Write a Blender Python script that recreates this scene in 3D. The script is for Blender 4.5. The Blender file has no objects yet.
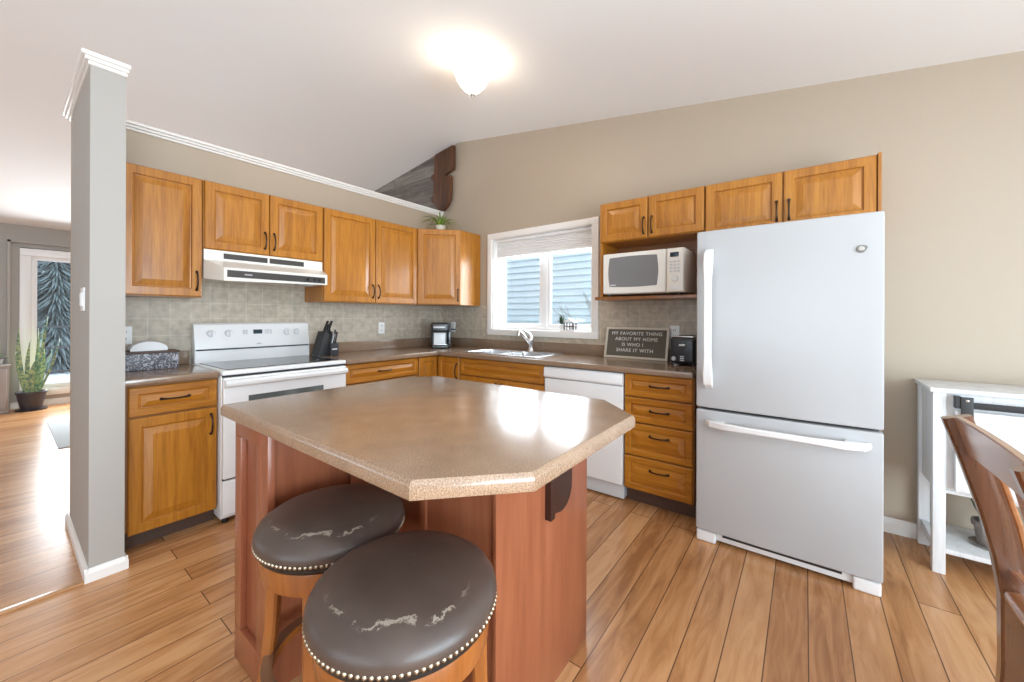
import bpy, bmesh, math, random
from mathutils import Vector, Matrix
random.seed(7)
PI = math.pi
SC = bpy.context.scene
COL = SC.collection

# ------------------------------------------------------------------ camera
W, H = 1024.0, 682.0
FPX, CY, YAW, ROLL = 387.51, 316.3, 0.647515, 0.004118
cam_d = bpy.data.cameras.new('camera')
cam_d.sensor_fit = 'HORIZONTAL'; cam_d.sensor_width = 36.0
cam_d.lens = FPX / W * 36.0
cam_d.shift_y = (CY - H / 2) / W
cam_d.clip_start = 0.05; cam_d.clip_end = 200
cam = bpy.data.objects.new('camera', cam_d); COL.objects.link(cam)
Fv = Vector((math.cos(YAW), math.sin(YAW), 0)); Rv = Vector((math.sin(YAW), -math.cos(YAW), 0)); Uv = Vector((0, 0, 1))
R2 = Rv * math.cos(ROLL) + Uv * math.sin(ROLL); U2 = Uv * math.cos(ROLL) - Rv * math.sin(ROLL)
cam.matrix_world = Matrix(((R2.x, U2.x, -Fv.x, -3.1593), (R2.y, U2.y, -Fv.y, -3.4338), (R2.z, U2.z, -Fv.z, 1.2587), (0, 0, 0, 1)))
SC.camera = cam

# ------------------------------------------------------------------ world, daylight and added fill, exposure
wd = bpy.data.worlds.new('sky'); SC.world = wd; wd.use_nodes = True
bg = wd.node_tree.nodes['Background']
bg.inputs[0].default_value = (0.80, 0.90, 1.0, 1); bg.inputs[1].default_value = 1.5

def area(name, loc, target, sx, sy, power, col=(1, 1, 1), spread=180):
    d = bpy.data.lights.new(name, 'AREA'); d.shape = 'RECTANGLE'; d.size = sx; d.size_y = sy
    d.energy = power; d.color = col; d.spread = math.radians(spread)
    o = bpy.data.objects.new(name, d); COL.objects.link(o); o.location = loc
    o.rotation_euler = (Vector(target) - Vector(loc)).to_track_quat('-Z', 'Y').to_euler()
    return o
area('fill_dining', (-3.3, -6.05, 1.25), (-3.3, -2.8, 2.7), 3.4, 2.1, 180, (0.76, 0.905, 1.0))  # added fill light, standing in for an unseen dining window
area('fill_entry', (-6.05, -3.0, 1.35), (-3, -3.0, 2.6), 3.2, 1.9, 24, (0.76, 0.905, 1.0))  # added west fill that brightens the drawer fronts; its window is unseen
area('daylight_living', (-2.2, 4.78, 1.15), (-2.6, 0, 0.6), 1.25, 1.7, 60, (0.93, 0.97, 1.0))
area('fill_living_side', (-6.05, 2.6, 1.4), (-2, 2.6, 1.2), 2.6, 1.6, 5, (0.95, 0.98, 1.0))  # weak added fill for the living room, from an assumed side window
area('daylight_kitchen', (0.75, -1.30, 1.70), (-2.4, -1.6, 0.9), 2.3, 1.5, 120, (0.93, 0.97, 1.0))
SC.view_settings.view_transform = 'Standard'
SC.view_settings.look = 'None'
SC.view_settings.gamma = 1.0
SC.view_settings.use_curve_mapping = False
SC.view_settings.exposure = 0.53
try:
    SC.cycles.use_denoising = True
    SC.cycles.max_bounces = 10; SC.cycles.diffuse_bounces = 6; SC.cycles.glossy_bounces = 4
    SC.cycles.transparent_max_bounces = 12
    SC.cycles.sample_clamp_indirect = 8
    SC.cycles.caustics_reflective = False; SC.cycles.caustics_refractive = False
except Exception:
    pass

# ------------------------------------------------------------------ materials
def mat_base(name):
    m = bpy.data.materials.new(name); m.use_nodes = True
    nt = m.node_tree; b = nt.nodes['Principled BSDF']
    return m, nt, b
def setp(b, **k):
    for kk, v in k.items():
        b.inputs[kk.replace('_', ' ')].default_value = v
def plain(name, col, rough=0.5, metal=0.0, coat=0.0, spec=0.5, bump=0.0, bscale=200):
    m, nt, b = mat_base(name)
    setp(b, Base_Color=(*col, 1), Roughness=rough, Metallic=metal)
    b.inputs['Coat Weight'].default_value = coat
    b.inputs['Specular IOR Level'].default_value = spec
    if bump:
        tc = nt.nodes.new('ShaderNodeTexCoord'); n = nt.nodes.new('ShaderNodeTexNoise'); n.inputs['Scale'].default_value = bscale
        bp = nt.nodes.new('ShaderNodeBump'); bp.inputs['Strength'].default_value = bump; bp.inputs['Distance'].default_value = 0.002
        nt.links.new(tc.outputs['Object'], n.inputs['Vector']); nt.links.new(n.outputs['Fac'], bp.inputs['Height']); nt.links.new(bp.outputs['Normal'], b.inputs['Normal'])
    return m
def ramp(nt, stops):
    r = nt.nodes.new('ShaderNodeValToRGB'); e = r.color_ramp.elements
    while len(e) < len(stops): e.new(0.5)
    for i, (p, c) in enumerate(stops):
        e[i].position = p; e[i].color = (*c, 1)
    return r
def wood(name, c_dark, c_mid, c_light, axis='Z', scale=1.0, rough=0.35, coat=0.25, contrast=1.0):
    m, nt, b = mat_base(name); L = nt.links
    tc = nt.nodes.new('ShaderNodeTexCoord'); mp = nt.nodes.new('ShaderNodeMapping')
    s = {'X': (1.4, 22, 22), 'Y': (22, 1.4, 22), 'Z': (22, 22, 1.4)}[axis]
    mp.inputs['Scale'].default_value = [v * scale for v in s]
    L.new(tc.outputs['Object'], mp.inputs['Vector'])
    n = nt.nodes.new('ShaderNodeTexNoise'); n.inputs['Scale'].default_value = 1.0; n.inputs['Detail'].default_value = 6; n.inputs['Roughness'].default_value = 0.62; n.inputs['Distortion'].default_value = 0.4
    L.new(mp.outputs[0], n.inputs['Vector'])
    mp2 = nt.nodes.new('ShaderNodeMapping'); mp2.inputs['Scale'].default_value = [v * scale * 5 for v in s]
    L.new(tc.outputs['Object'], mp2.inputs['Vector'])
    n2 = nt.nodes.new('ShaderNodeTexNoise'); n2.inputs['Scale'].default_value = 1.0; n2.inputs['Detail'].default_value = 3
    L.new(mp2.outputs[0], n2.inputs['Vector'])
    mx = nt.nodes.new('ShaderNodeMath'); mx.operation = 'MULTIPLY_ADD'; mx.inputs[1].default_value = 0.35
    L.new(n2.outputs['Fac'], mx.inputs[0]); 
    sc = nt.nodes.new('ShaderNodeMath'); sc.operation = 'MULTIPLY'; sc.inputs[1].default_value = 0.65
    L.new(n.outputs['Fac'], sc.inputs[0]); L.new(sc.outputs[0], mx.inputs[2])
    h = 0.17 / contrast
    r = ramp(nt, [(0.5 - h, c_dark), (0.5, c_mid), (0.5 + h, c_light)])
    L.new(mx.outputs[0], r.inputs[0]); L.new(r.outputs[0], b.inputs['Base Color'])
    bp = nt.nodes.new('ShaderNodeBump'); bp.inputs['Strength'].default_value = 0.06; bp.inputs['Distance'].default_value = 0.001
    L.new(mx.outputs[0], bp.inputs['Height']); L.new(bp.outputs[0], b.inputs['Normal'])
    setp(b, Roughness=rough); b.inputs['Coat Weight'].default_value = coat; b.inputs['Coat Roughness'].default_value = 0.15
    if coat > 0.9: b.inputs['Coat IOR'].default_value = 1.95; b.inputs['Coat Roughness'].default_value = 0.22
    return m

M = {}
OD, OM, OL = (0.28, 0.094, 0.007), (0.42, 0.158, 0.013), (0.51, 0.214, 0.024)
M['oak'] = wood('oak_vertical', OD, OM, OL, 'Z')
M['oak_x'] = wood('oak_horizontal', OD, OM, OL, 'X')
M['oak_board'] = wood('oak_shelf_board', (0.20, 0.07, 0.016), (0.29, 0.11, 0.03), (0.36, 0.15, 0.045), 'X')
M['oak_gap'] = plain('oak_case_brown', (0.30, 0.12, 0.03), 0.5)
M['kick'] = plain('toe_kick_brown', (0.085, 0.045, 0.03), 0.55)
M['cherry'] = wood('cherry_red_brown', (0.20, 0.056, 0.025), (0.275, 0.085, 0.038), (0.34, 0.115, 0.054), 'Z', 0.7, 0.3, 0.25, 0.7)
M['cherry_dark'] = plain('espresso_brown', (0.035, 0.012, 0.008), 0.4)
M['stool_wood'] = wood('honey_brown_stool_wood', (0.20, 0.056, 0.012), (0.29, 0.09, 0.019), (0.37, 0.126, 0.03), 'Z', 0.8, 0.25, 0.4, 0.7)
M['chair_wood'] = wood('chestnut_chair_wood', (0.24, 0.085, 0.028), (0.36, 0.135, 0.042), (0.46, 0.19, 0.065), 'X', 0.9, 0.22, 1.0, 0.7)
M['chair_dark'] = wood('dark_chestnut_chair_wood', (0.075, 0.027, 0.012), (0.12, 0.043, 0.018), (0.16, 0.06, 0.026), 'Z', 0.9, 0.22, 1.0, 0.7)
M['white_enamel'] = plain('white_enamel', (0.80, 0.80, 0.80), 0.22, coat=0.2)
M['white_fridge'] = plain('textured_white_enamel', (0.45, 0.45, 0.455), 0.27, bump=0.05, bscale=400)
M['almond'] = plain('warm_white_enamel', (0.80, 0.77, 0.71), 0.3)
M['white_trim'] = plain('white_trim_paint', (0.84, 0.82, 0.79), 0.35)
M['vinyl'] = plain('white_vinyl', (0.84, 0.84, 0.84), 0.3)
M['ceiling'] = plain('ceiling_white', (0.88, 0.88, 0.88), 0.9, bump=0.25, bscale=90)
M['wall'] = plain('beige_wall_paint', (0.44, 0.36, 0.275), 0.42, bump=0.08, bscale=150)
M['greige'] = plain('greige_wall_paint', (0.40, 0.375, 0.345), 0.6, bump=0.08, bscale=150)
M['black'] = plain('black_plastic', (0.012, 0.012, 0.013), 0.3)
M['black_matte'] = plain('black_matte_metal', (0.022, 0.022, 0.024), 0.5)
M['bronze'] = plain('oil_rubbed_bronze', (0.045, 0.022, 0.014), 0.35, 0.6)
M['gap'] = plain('dark_seam', (0.02, 0.02, 0.022), 0.6)
M['charcoal'] = plain('charcoal_vent', (0.05, 0.043, 0.04), 0.4)
M['black_glass'] = plain('black_ceramic_glass', (0.012, 0.012, 0.013), 0.06)
M['oven_glass'] = plain('dark_oven_glass', (0.10, 0.115, 0.11), 0.1)
M['grey_glass'] = plain('grey_microwave_glass', (0.20, 0.20, 0.205), 0.18)
M['display'] = plain('dark_display', (0.012, 0.03, 0.045), 0.15)
M['grey_plastic'] = plain('grey_plastic', (0.42, 0.43, 0.44), 0.4)
M['light_grey'] = plain('light_grey_plastic', (0.60, 0.61, 0.62), 0.4)
M['steel'] = plain('brushed_stainless', (0.72, 0.72, 0.73), 0.24, 1.0)
M['chrome'] = plain('polished_chrome', (0.85, 0.85, 0.86), 0.08, 1.0)
M['nickel'] = plain('brushed_nickel', (0.50, 0.47, 0.42), 0.3, 1.0)
M['brass'] = plain('antique_nickel_nailhead', (0.42, 0.35, 0.26), 0.38, 1.0)
M['pewter'] = plain('pewter_badge', (0.25, 0.24, 0.22), 0.35, 0.9)
M['pot_dark'] = plain('dark_plum_pot', (0.045, 0.038, 0.045), 0.45)
M['pot_grey'] = plain('taupe_pot', (0.22, 0.19, 0.17), 0.6)
M['pot_cream'] = plain('cream_pot', (0.72, 0.66, 0.55), 0.5)
M['soil'] = plain('potting_soil', (0.05, 0.035, 0.025), 0.95)
M['white_paper'] = plain('white_paper', (0.78, 0.79, 0.80), 0.8)
M['felt'] = plain('grey_brown_felt', (0.125, 0.11, 0.085), 0.95)
M['letter'] = plain('white_letter_plastic', (0.80, 0.79, 0.74), 0.5)
M['sign_frame'] = wood('pale_sign_frame', (0.52, 0.46, 0.36), (0.60, 0.54, 0.44), (0.66, 0.60, 0.5), 'X', 1, 0.6, 0)
M['rug'] = plain('blue_grey_rug', (0.55, 0.60, 0.62), 0.95, bump=0.5, bscale=300)
M['grey_cab'] = plain('grey_painted_cabinet', (0.40, 0.36, 0.34), 0.5)
M['snow'] = plain('snow', (0.85, 0.87, 0.90), 0.9)
M['bark'] = plain('grey_bark', (0.12, 0.09, 0.07), 0.9)
M['needles'] = plain('spruce_needles', (0.26, 0.33, 0.34), 0.9)
M['railing'] = plain('dark_deck_railing', (0.10, 0.11, 0.12), 0.5)
M['siding'] = plain('pale_blue_vinyl_siding', (0.55, 0.67, 0.74), 0.5)
M['rust_wood'] = wood('carved_rust_wood', (0.03, 0.010, 0.005), (0.085, 0.03, 0.011), (0.17, 0.065, 0.022), 'Z', 0.9, 0.5, 0.1)
M['strip'] = wood('transition_strip_wood', (0.36, 0.17, 0.07), (0.45, 0.23, 0.10), (0.55, 0.3, 0.14), 'X', 1, 0.3, 0.2)
M['console'] = wood('whitewashed_wood', (0.62, 0.62, 0.62), (0.74, 0.745, 0.75), (0.79, 0.79, 0.79), 'Z', 0.8, 0.5, 0)

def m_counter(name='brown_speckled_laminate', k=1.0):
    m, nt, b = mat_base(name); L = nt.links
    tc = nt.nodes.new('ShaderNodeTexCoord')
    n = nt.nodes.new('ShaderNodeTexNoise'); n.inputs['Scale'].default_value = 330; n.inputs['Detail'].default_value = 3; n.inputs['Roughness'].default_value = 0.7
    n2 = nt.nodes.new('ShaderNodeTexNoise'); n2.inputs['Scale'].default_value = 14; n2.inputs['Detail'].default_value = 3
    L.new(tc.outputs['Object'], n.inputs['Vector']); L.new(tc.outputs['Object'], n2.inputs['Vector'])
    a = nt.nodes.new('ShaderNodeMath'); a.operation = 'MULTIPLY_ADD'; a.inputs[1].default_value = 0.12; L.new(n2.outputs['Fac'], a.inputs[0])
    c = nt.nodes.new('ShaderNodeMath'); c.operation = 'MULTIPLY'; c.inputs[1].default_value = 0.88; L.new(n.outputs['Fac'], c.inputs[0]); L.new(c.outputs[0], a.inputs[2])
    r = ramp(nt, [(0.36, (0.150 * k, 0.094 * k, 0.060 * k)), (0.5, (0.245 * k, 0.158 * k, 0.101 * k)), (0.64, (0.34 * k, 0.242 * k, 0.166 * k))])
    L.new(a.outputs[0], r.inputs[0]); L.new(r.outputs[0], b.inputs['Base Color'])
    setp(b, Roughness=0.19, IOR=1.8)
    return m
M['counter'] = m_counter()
M['island_top'] = m_counter('lamplit_speckled_laminate', 1.38)  # counter laminate lightened, overhead lamp light put into its colour

def m_tile():
    m, nt, b = mat_base('stone_look_backsplash_tile'); L = nt.links
    tc = nt.nodes.new('ShaderNodeTexCoord'); sp = nt.nodes.new('ShaderNodeSeparateXYZ'); cb = nt.nodes.new('ShaderNodeCombineXYZ')
    L.new(tc.outputs['Object'], sp.inputs[0]); L.new(sp.outputs['X'], cb.inputs['X']); L.new(sp.outputs['Z'], cb.inputs['Y'])
    br = nt.nodes.new('ShaderNodeTexBrick'); br.offset = 0.0; br.squash = 1.0
    br.inputs['Color1'].default_value = (0.53, 0.46, 0.365, 1); br.inputs['Color2'].default_value = (0.46, 0.395, 0.31, 1); br.inputs['Mortar'].default_value = (0.57, 0.51, 0.42, 1)
    br.inputs['Scale'].default_value = 1.0; br.inputs['Mortar Size'].default_value = 0.0035; br.inputs['Mortar Smooth'].default_value = 0.3
    br.inputs['Brick Width'].default_value = 0.112; br.inputs['Row Height'].default_value = 0.112; br.inputs['Bias'].default_value = 0.0
    L.new(cb.outputs[0], br.inputs['Vector'])
    n = nt.nodes.new('ShaderNodeTexNoise'); n.inputs['Scale'].default_value = 22; n.inputs['Detail'].default_value = 5
    L.new(tc.outputs['Object'], n.inputs['Vector'])
    r = ramp(nt, [(0.3, (0.78, 0.78, 0.78)), (0.7, (1.1, 1.1, 1.1))]); L.new(n.outputs['Fac'], r.inputs[0])
    mx = nt.nodes.new('ShaderNodeMixRGB'); mx.blend_type = 'MULTIPLY'; mx.inputs[0].default_value = 1
    L.new(br.outputs['Color'], mx.inputs[1]); L.new(r.outputs[0], mx.inputs[2]); L.new(mx.outputs[0], b.inputs['Base Color'])
    bp = nt.nodes.new('ShaderNodeBump'); bp.inputs['Strength'].default_value = 0.35; bp.inputs['Distance'].default_value = 0.002; bp.invert = True
    L.new(br.outputs['Fac'], bp.inputs['Height']); L.new(bp.outputs[0], b.inputs['Normal'])
    setp(b, Roughness=0.45)
    return m
M['tile'] = m_tile()

def m_planks(name, cols, groove, width, row, rough, off=0.0, vert=False, length_scale=1.0, coat=0.0):
    """plank surface; boards run along X of the object (or along Y->X of a wall when vert)"""
    m, nt, b = mat_base(name); L = nt.links
    tc = nt.nodes.new('ShaderNodeTexCoord'); sp = nt.nodes.new('ShaderNodeSeparateXYZ'); cb = nt.nodes.new('ShaderNodeCombineXYZ')
    L.new(tc.outputs['Object'], sp.inputs[0])
    if vert:
        L.new(sp.outputs['Y'], cb.inputs['X']); L.new(sp.outputs['Z'], cb.inputs['Y'])
    else:
        ad = nt.nodes.new('ShaderNodeMath'); ad.operation = 'ADD'; ad.inputs[1].default_value = off
        L.new(sp.outputs['X'], cb.inputs['X']); L.new(sp.outputs['Y'], ad.inputs[0]); L.new(ad.outputs[0], cb.inputs['Y'])
    br = nt.nodes.new('ShaderNodeTexBrick'); br.offset = 0.37; br.offset_frequency = 2; br.squash = 1.0
    br.inputs['Color1'].default_value = (0, 0, 0, 1); br.inputs['Color2'].default_value = (1, 1, 1, 1); br.inputs['Mortar'].default_value = (0.5, 0.5, 0.5, 1)
    br.inputs['Scale'].default_value = 1.0; br.inputs['Mortar Size'].default_value = 0.0022; br.inputs['Mortar Smooth'].default_value = 0.2
    br.inputs['Brick Width'].default_value = width; br.inputs['Row Height'].default_value = row
    L.new(cb.outputs[0], br.inputs['Vector'])
    # grain, shifted per board
    mp = nt.nodes.new('ShaderNodeMapping'); mp.inputs['Scale'].default_value = (1.5 * length_scale, 11, 11)
    va = nt.nodes.new('ShaderNodeVectorMath'); va.operation = 'MULTIPLY_ADD'; va.inputs[1].default_value = (7, 3, 5)
    L.new(br.outputs['Color'], va.inputs[0]); L.new(cb.outputs[0], va.inputs[2]); L.new(va.outputs[0], mp.inputs['Vector'])
    n = nt.nodes.new('ShaderNodeTexNoise'); n.inputs['Scale'].default_value = 1.5; n.inputs['Detail'].default_value = 7; n.inputs['Roughness'].default_value = 0.6; n.inputs['Distortion'].default_value = 1.1
    L.new(mp.outputs[0], n.inputs['Vector'])
    sc = nt.nodes.new('ShaderNodeMath'); sc.operation = 'MULTIPLY_ADD'; sc.inputs[1].default_value = 0.22
    sb = nt.nodes.new('ShaderNodeSeparateColor'); L.new(br.outputs['Color'], sb.inputs[0]); L.new(sb.outputs[0], sc.inputs[0])
    s2 = nt.nodes.new('ShaderNodeMath'); s2.operation = 'MULTIPLY'; s2.inputs[1].default_value = 0.8
    L.new(n.outputs['Fac'], s2.inputs[0]); L.new(s2.outputs[0], sc.inputs[2])
    r = ramp(nt, [(0.30, cols[0]), (0.49, cols[1]), (0.66, cols[2])]); L.new(sc.outputs[0], r.inputs[0])
    mx = nt.nodes.new('ShaderNodeMixRGB'); mx.inputs[2].default_value = (*groove, 1)
    L.new(br.outputs['Fac'], mx.inputs[0]); L.new(r.outputs[0], mx.inputs[1]); L.new(mx.outputs[0], b.inputs['Base Color'])
    bp = nt.nodes.new('ShaderNodeBump'); bp.inputs['Strength'].default_value = 0.3; bp.inputs['Distance'].default_value = 0.0015; bp.invert = True
    L.new(br.outputs['Fac'], bp.inputs['Height']); L.new(bp.outputs[0], b.inputs['Normal'])
    setp(b, Roughness=rough); b.inputs['Coat Weight'].default_value = coat
    return m
M['floor'] = m_planks('oak_laminate_floor', [(0.30, 0.13, 0.048), (0.48, 0.232, 0.095), (0.59, 0.325, 0.152)], (0.11, 0.05, 0.022), 1.9, 0.1297, 0.27, off=0.0758, coat=0.0)
M['grey_planks'] = m_planks('weathered_grey_planks', [(0.09, 0.078, 0.068), (0.165, 0.145, 0.125), (0.25, 0.225, 0.20)], (0.05, 0.045, 0.04), 0.9, 0.14, 0.7, vert=True)

def m_glass():
    m, nt, b = mat_base('window_glass'); L = nt.links
    nt.nodes.remove(b)
    t = nt.nodes.new('ShaderNodeBsdfTransparent'); g = nt.nodes.new('ShaderNodeBsdfGlossy'); g.inputs['Roughness'].default_value = 0.02
    x = nt.nodes.new('ShaderNodeMixShader'); x.inputs[0].default_value = 0.06
    t.inputs[0].default_value = (0.96, 0.98, 1, 1)
    L.new(t.outputs[0], x.inputs[1]); L.new(g.outputs[0], x.inputs[2]); L.new(x.outputs[0], nt.nodes['Material Output'].inputs[0])
    return m
M['glass'] = m_glass()
def m_shade():
    m, nt, b = mat_base('frosted_glass_shade_lit')
    setp(b, Base_Color=(0.95, 0.93, 0.9, 1), Roughness=0.4)
    b.inputs['Emission Color'].default_value = (1, 0.84, 0.64, 1); b.inputs['Emission Strength'].default_value = 10.0
    return m
M['lamp_glass'] = m_shade()
def m_blind():
    m, nt, b = mat_base('white_sheer_blind_fabric'); L = nt.links
    setp(b, Base_Color=(0.78, 0.77, 0.76, 1), Roughness=0.8)
    t = nt.nodes.new('ShaderNodeBsdfTranslucent'); t.inputs[0].default_value = (0.75, 0.76, 0.78, 1)
    x = nt.nodes.new('ShaderNodeMixShader'); x.inputs[0].default_value = 0.08
    L.new(b.outputs[0], x.inputs[1]); L.new(t.outputs[0], x.inputs[2]); L.new(x.outputs[0], nt.nodes['Material Output'].inputs[0])
    return m
M['blind'] = m_blind()
def m_leather():
    m, nt, b = mat_base('worn_dark_brown_leather'); L = nt.links
    tc = nt.nodes.new('ShaderNodeTexCoord')
    n = nt.nodes.new('ShaderNodeTexNoise'); n.inputs['Scale'].default_value = 6; n.inputs['Detail'].default_value = 5
    L.new(tc.outputs['Object'], n.inputs['Vector'])
    r = ramp(nt, [(0.3, (0.062, 0.042, 0.034)), (0.7, (0.098, 0.068, 0.055))]); L.new(n.outputs['Fac'], r.inputs[0])
    # pale rubbed scuff lines around the front rim
    n2 = nt.nodes.new('ShaderNodeTexNoise'); n2.inputs['Scale'].default_value = 26; n2.inputs['Detail'].default_value = 6; n2.inputs['Roughness'].default_value = 0.7
    L.new(tc.outputs['Object'], n2.inputs['Vector'])
    ln = nt.nodes.new('ShaderNodeVectorMath'); ln.operation = 'LENGTH'
    fl = nt.nodes.new('ShaderNodeVectorMath'); fl.operation = 'MULTIPLY'; fl.inputs[1].default_value = (1, 1, 0)
    L.new(tc.outputs['Object'], fl.inputs[0]); L.new(fl.outputs[0], ln.inputs[0])
    n4 = nt.nodes.new('ShaderNodeTexNoise'); n4.inputs['Scale'].default_value = 13; n4.inputs['Detail'].default_value = 7; n4.inputs['Roughness'].default_value = 0.7; L.new(tc.outputs['Object'], n4.inputs['Vector'])
    wv = nt.nodes.new('ShaderNodeMath'); wv.operation = 'MULTIPLY_ADD'; wv.inputs[1].default_value = 0.11; L.new(n4.outputs['Fac'], wv.inputs[0]); L.new(ln.outputs['Value'], wv.inputs[2])
    ds = nt.nodes.new('ShaderNodeMath'); ds.operation = 'SUBTRACT'; ds.inputs[1].default_value = 0.218; L.new(wv.outputs[0], ds.inputs[0])
    ab = nt.nodes.new('ShaderNodeMath'); ab.operation = 'ABSOLUTE'; L.new(ds.outputs[0], ab.inputs[0])
    band = nt.nodes.new('ShaderNodeMapRange'); band.inputs[1].default_value = 0.0055; band.inputs[2].default_value = 0.0025; L.new(ab.outputs[0], band.inputs[0])
    sp = nt.nodes.new('ShaderNodeSeparateXYZ'); L.new(tc.outputs['Object'], sp.inputs[0])
    side = nt.nodes.new('ShaderNodeMath'); side.operation = 'MULTIPLY_ADD'; side.inputs[1].default_value = -1.0
    L.new(sp.outputs['X'], side.inputs[0]); 
    sy = nt.nodes.new('ShaderNodeMath'); sy.operation = 'MULTIPLY'; sy.inputs[1].default_value = -0.9; L.new(sp.outputs['Y'], sy.inputs[0]); L.new(sy.outputs[0], side.inputs[2])
    sr = nt.nodes.new('ShaderNodeMapRange'); sr.inputs[1].default_value = 0.06; sr.inputs[2].default_value = 0.16; L.new(side.outputs[0], sr.inputs[0])
    th = nt.nodes.new('ShaderNodeMapRange'); th.inputs[1].default_value = 0.44; th.inputs[2].default_value = 0.50; L.new(n2.outputs['Fac'], th.inputs[0])
    p1 = nt.nodes.new('ShaderNodeMath'); p1.operation = 'MULTIPLY'; L.new(band.outputs[0], p1.inputs[0]); L.new(sr.outputs[0], p1.inputs[1])
    p2 = nt.nodes.new('ShaderNodeMath'); p2.operation = 'MULTIPLY'; L.new(p1.outputs[0], p2.inputs[0]); L.new(th.outputs[0], p2.inputs[1])
    # small flecks
    v = nt.nodes.new('ShaderNodeTexVoronoi'); v.inputs['Scale'].default_value = 17; L.new(tc.outputs['Object'], v.inputs['Vector'])
    fk = nt.nodes.new('ShaderNodeMapRange'); fk.inputs[1].default_value = 0.06; fk.inputs[2].default_value = 0.045; L.new(v.outputs['Distance'], fk.inputs[0])
    mxm = nt.nodes.new('ShaderNodeMath'); mxm.operation = 'MAXIMUM'; L.new(p2.outputs[0], mxm.inputs[0])
    fk2 = nt.nodes.new('ShaderNodeMath'); fk2.operation = 'MULTIPLY'; fk2.inputs[1].default_value = 0.5; L.new(fk.outputs[0], fk2.inputs[0]); L.new(fk2.outputs[0], mxm.inputs[1])
    mx = nt.nodes.new('ShaderNodeMixRGB'); mx.inputs[2].default_value = (0.30, 0.25, 0.20, 1)
    L.new(mxm.outputs[0], mx.inputs[0]); L.new(r.outputs[0], mx.inputs[1]); L.new(mx.outputs[0], b.inputs['Base Color'])
    bp = nt.nodes.new('ShaderNodeBump'); bp.inputs['Strength'].default_value = 0.12; bp.inputs['Distance'].default_value = 0.002
    n3 = nt.nodes.new('ShaderNodeTexNoise'); n3.inputs['Scale'].default_value = 160; L.new(tc.outputs['Object'], n3.inputs['Vector'])
    L.new(n3.outputs['Fac'], bp.inputs['Height']); L.new(bp.outputs[0], b.inputs['Normal'])
    setp(b, Roughness=0.36)
    return m
M['leather'] = m_leather()
def m_marbled():
    m, nt, b = mat_base('dark_marbled_box'); L = nt.links
    tc = nt.nodes.new('ShaderNodeTexCoord'); n = nt.nodes.new('ShaderNodeTexNoise'); n.inputs['Scale'].default_value = 75; n.inputs['Detail'].default_value = 3; n.inputs['Distortion'].default_value = 1.5
    L.new(tc.outputs['Object'], n.inputs['Vector'])
    r = ramp(nt, [(0.42, (0.05, 0.045, 0.055)), (0.52, (0.14, 0.135, 0.16)), (0.62, (0.46, 0.46, 0.50))]); L.new(n.outputs['Fac'], r.inputs[0]); L.new(r.outputs[0], b.inputs['Base Color']); setp(b, Roughness=0.4)
    return m
M['marbled'] = m_marbled()
def m_leaf(name, edge, mid):
    m, nt, b = mat_base(name); L = nt.links
    tc = nt.nodes.new('ShaderNodeTexCoord'); n = nt.nodes.new('ShaderNodeTexNoise'); n.inputs['Scale'].default_value = 30; n.inputs['Detail'].default_value = 2
    L.new(tc.outputs['Object'], n.inputs['Vector'])
    r = ramp(nt, [(0.38, mid), (0.62, edge)]); L.new(n.outputs['Fac'], r.inputs[0]); L.new(r.outputs[0], b.inputs['Base Color']); setp(b, Roughness=0.4)
    return m
M['snake'] = m_leaf('variegated_snake_leaf', (0.40, 0.46, 0.22), (0.09, 0.19, 0.13))
M['spider'] = m_leaf('spider_plant_leaf', (0.30, 0.42, 0.06), (0.10, 0.24, 0.025))
M['aloe'] = m_leaf('dark_green_leaf', (0.05, 0.10, 0.05), (0.025, 0.05, 0.03))

# ------------------------------------------------------------------ mesh helpers
def NB(): return bmesh.new()
def box(bm, x0, x1, y0, y1, z0, z1, bev=0.0, seg=2):
    x0, x1 = min(x0, x1), max(x0, x1); y0, y1 = min(y0, y1), max(y0, y1); z0, z1 = min(z0, z1), max(z0, z1)
    v = [bm.verts.new(p) for p in ((x0, y0, z0), (x1, y0, z0), (x1, y1, z0), (x0, y1, z0), (x0, y0, z1), (x1, y0, z1), (x1, y1, z1), (x0, y1, z1))]
    f = [bm.faces.new([v[i] for i in q]) for q in ((3, 2, 1, 0), (4, 5, 6, 7), (0, 1, 5, 4), (1, 2, 6, 5), (2, 3, 7, 6), (3, 0, 4, 7))]
    if bev > 0:
        bev = min(bev, 0.45 * min(x1 - x0, y1 - y0, z1 - z0))
        ed = list({e for q in f for e in q.edges})
        bmesh.ops.bevel(bm, geom=ed, offset=bev, segments=seg, profile=0.6, affect='EDGES')
    return bm
def B(*a, **k): return box(NB(), *a, **k)
def prism(bm, poly, axis, a, b, bev=0.0, seg=2):
    """extrude a 2-D polygon along an axis; poly is (y,z) for X, (x,z) for Y, (x,y) for Z"""
    mk = {'X': lambda p, t: (t, p[0], p[1]), 'Y': lambda p, t: (p[0], t, p[1]), 'Z': lambda p, t: (p[0], p[1], t)}[axis]
    va = [bm.verts.new(mk(p, a)) for p in poly]; vb = [bm.verts.new(mk(p, b)) for p in poly]
    n = len(poly); fs = [bm.faces.new(va), bm.faces.new(vb[::-1])]
    for i in range(n):
        fs.append(bm.faces.new((va[i], vb[i], vb[(i + 1) % n], va[(i + 1) % n])))
    bmesh.ops.recalc_face_normals(bm, faces=fs)
    if bev > 0:
        bmesh.ops.bevel(bm, geom=list({e for q in fs for e in q.edges}), offset=bev, segments=seg, profile=0.6, affect='EDGES')
    return bm
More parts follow.
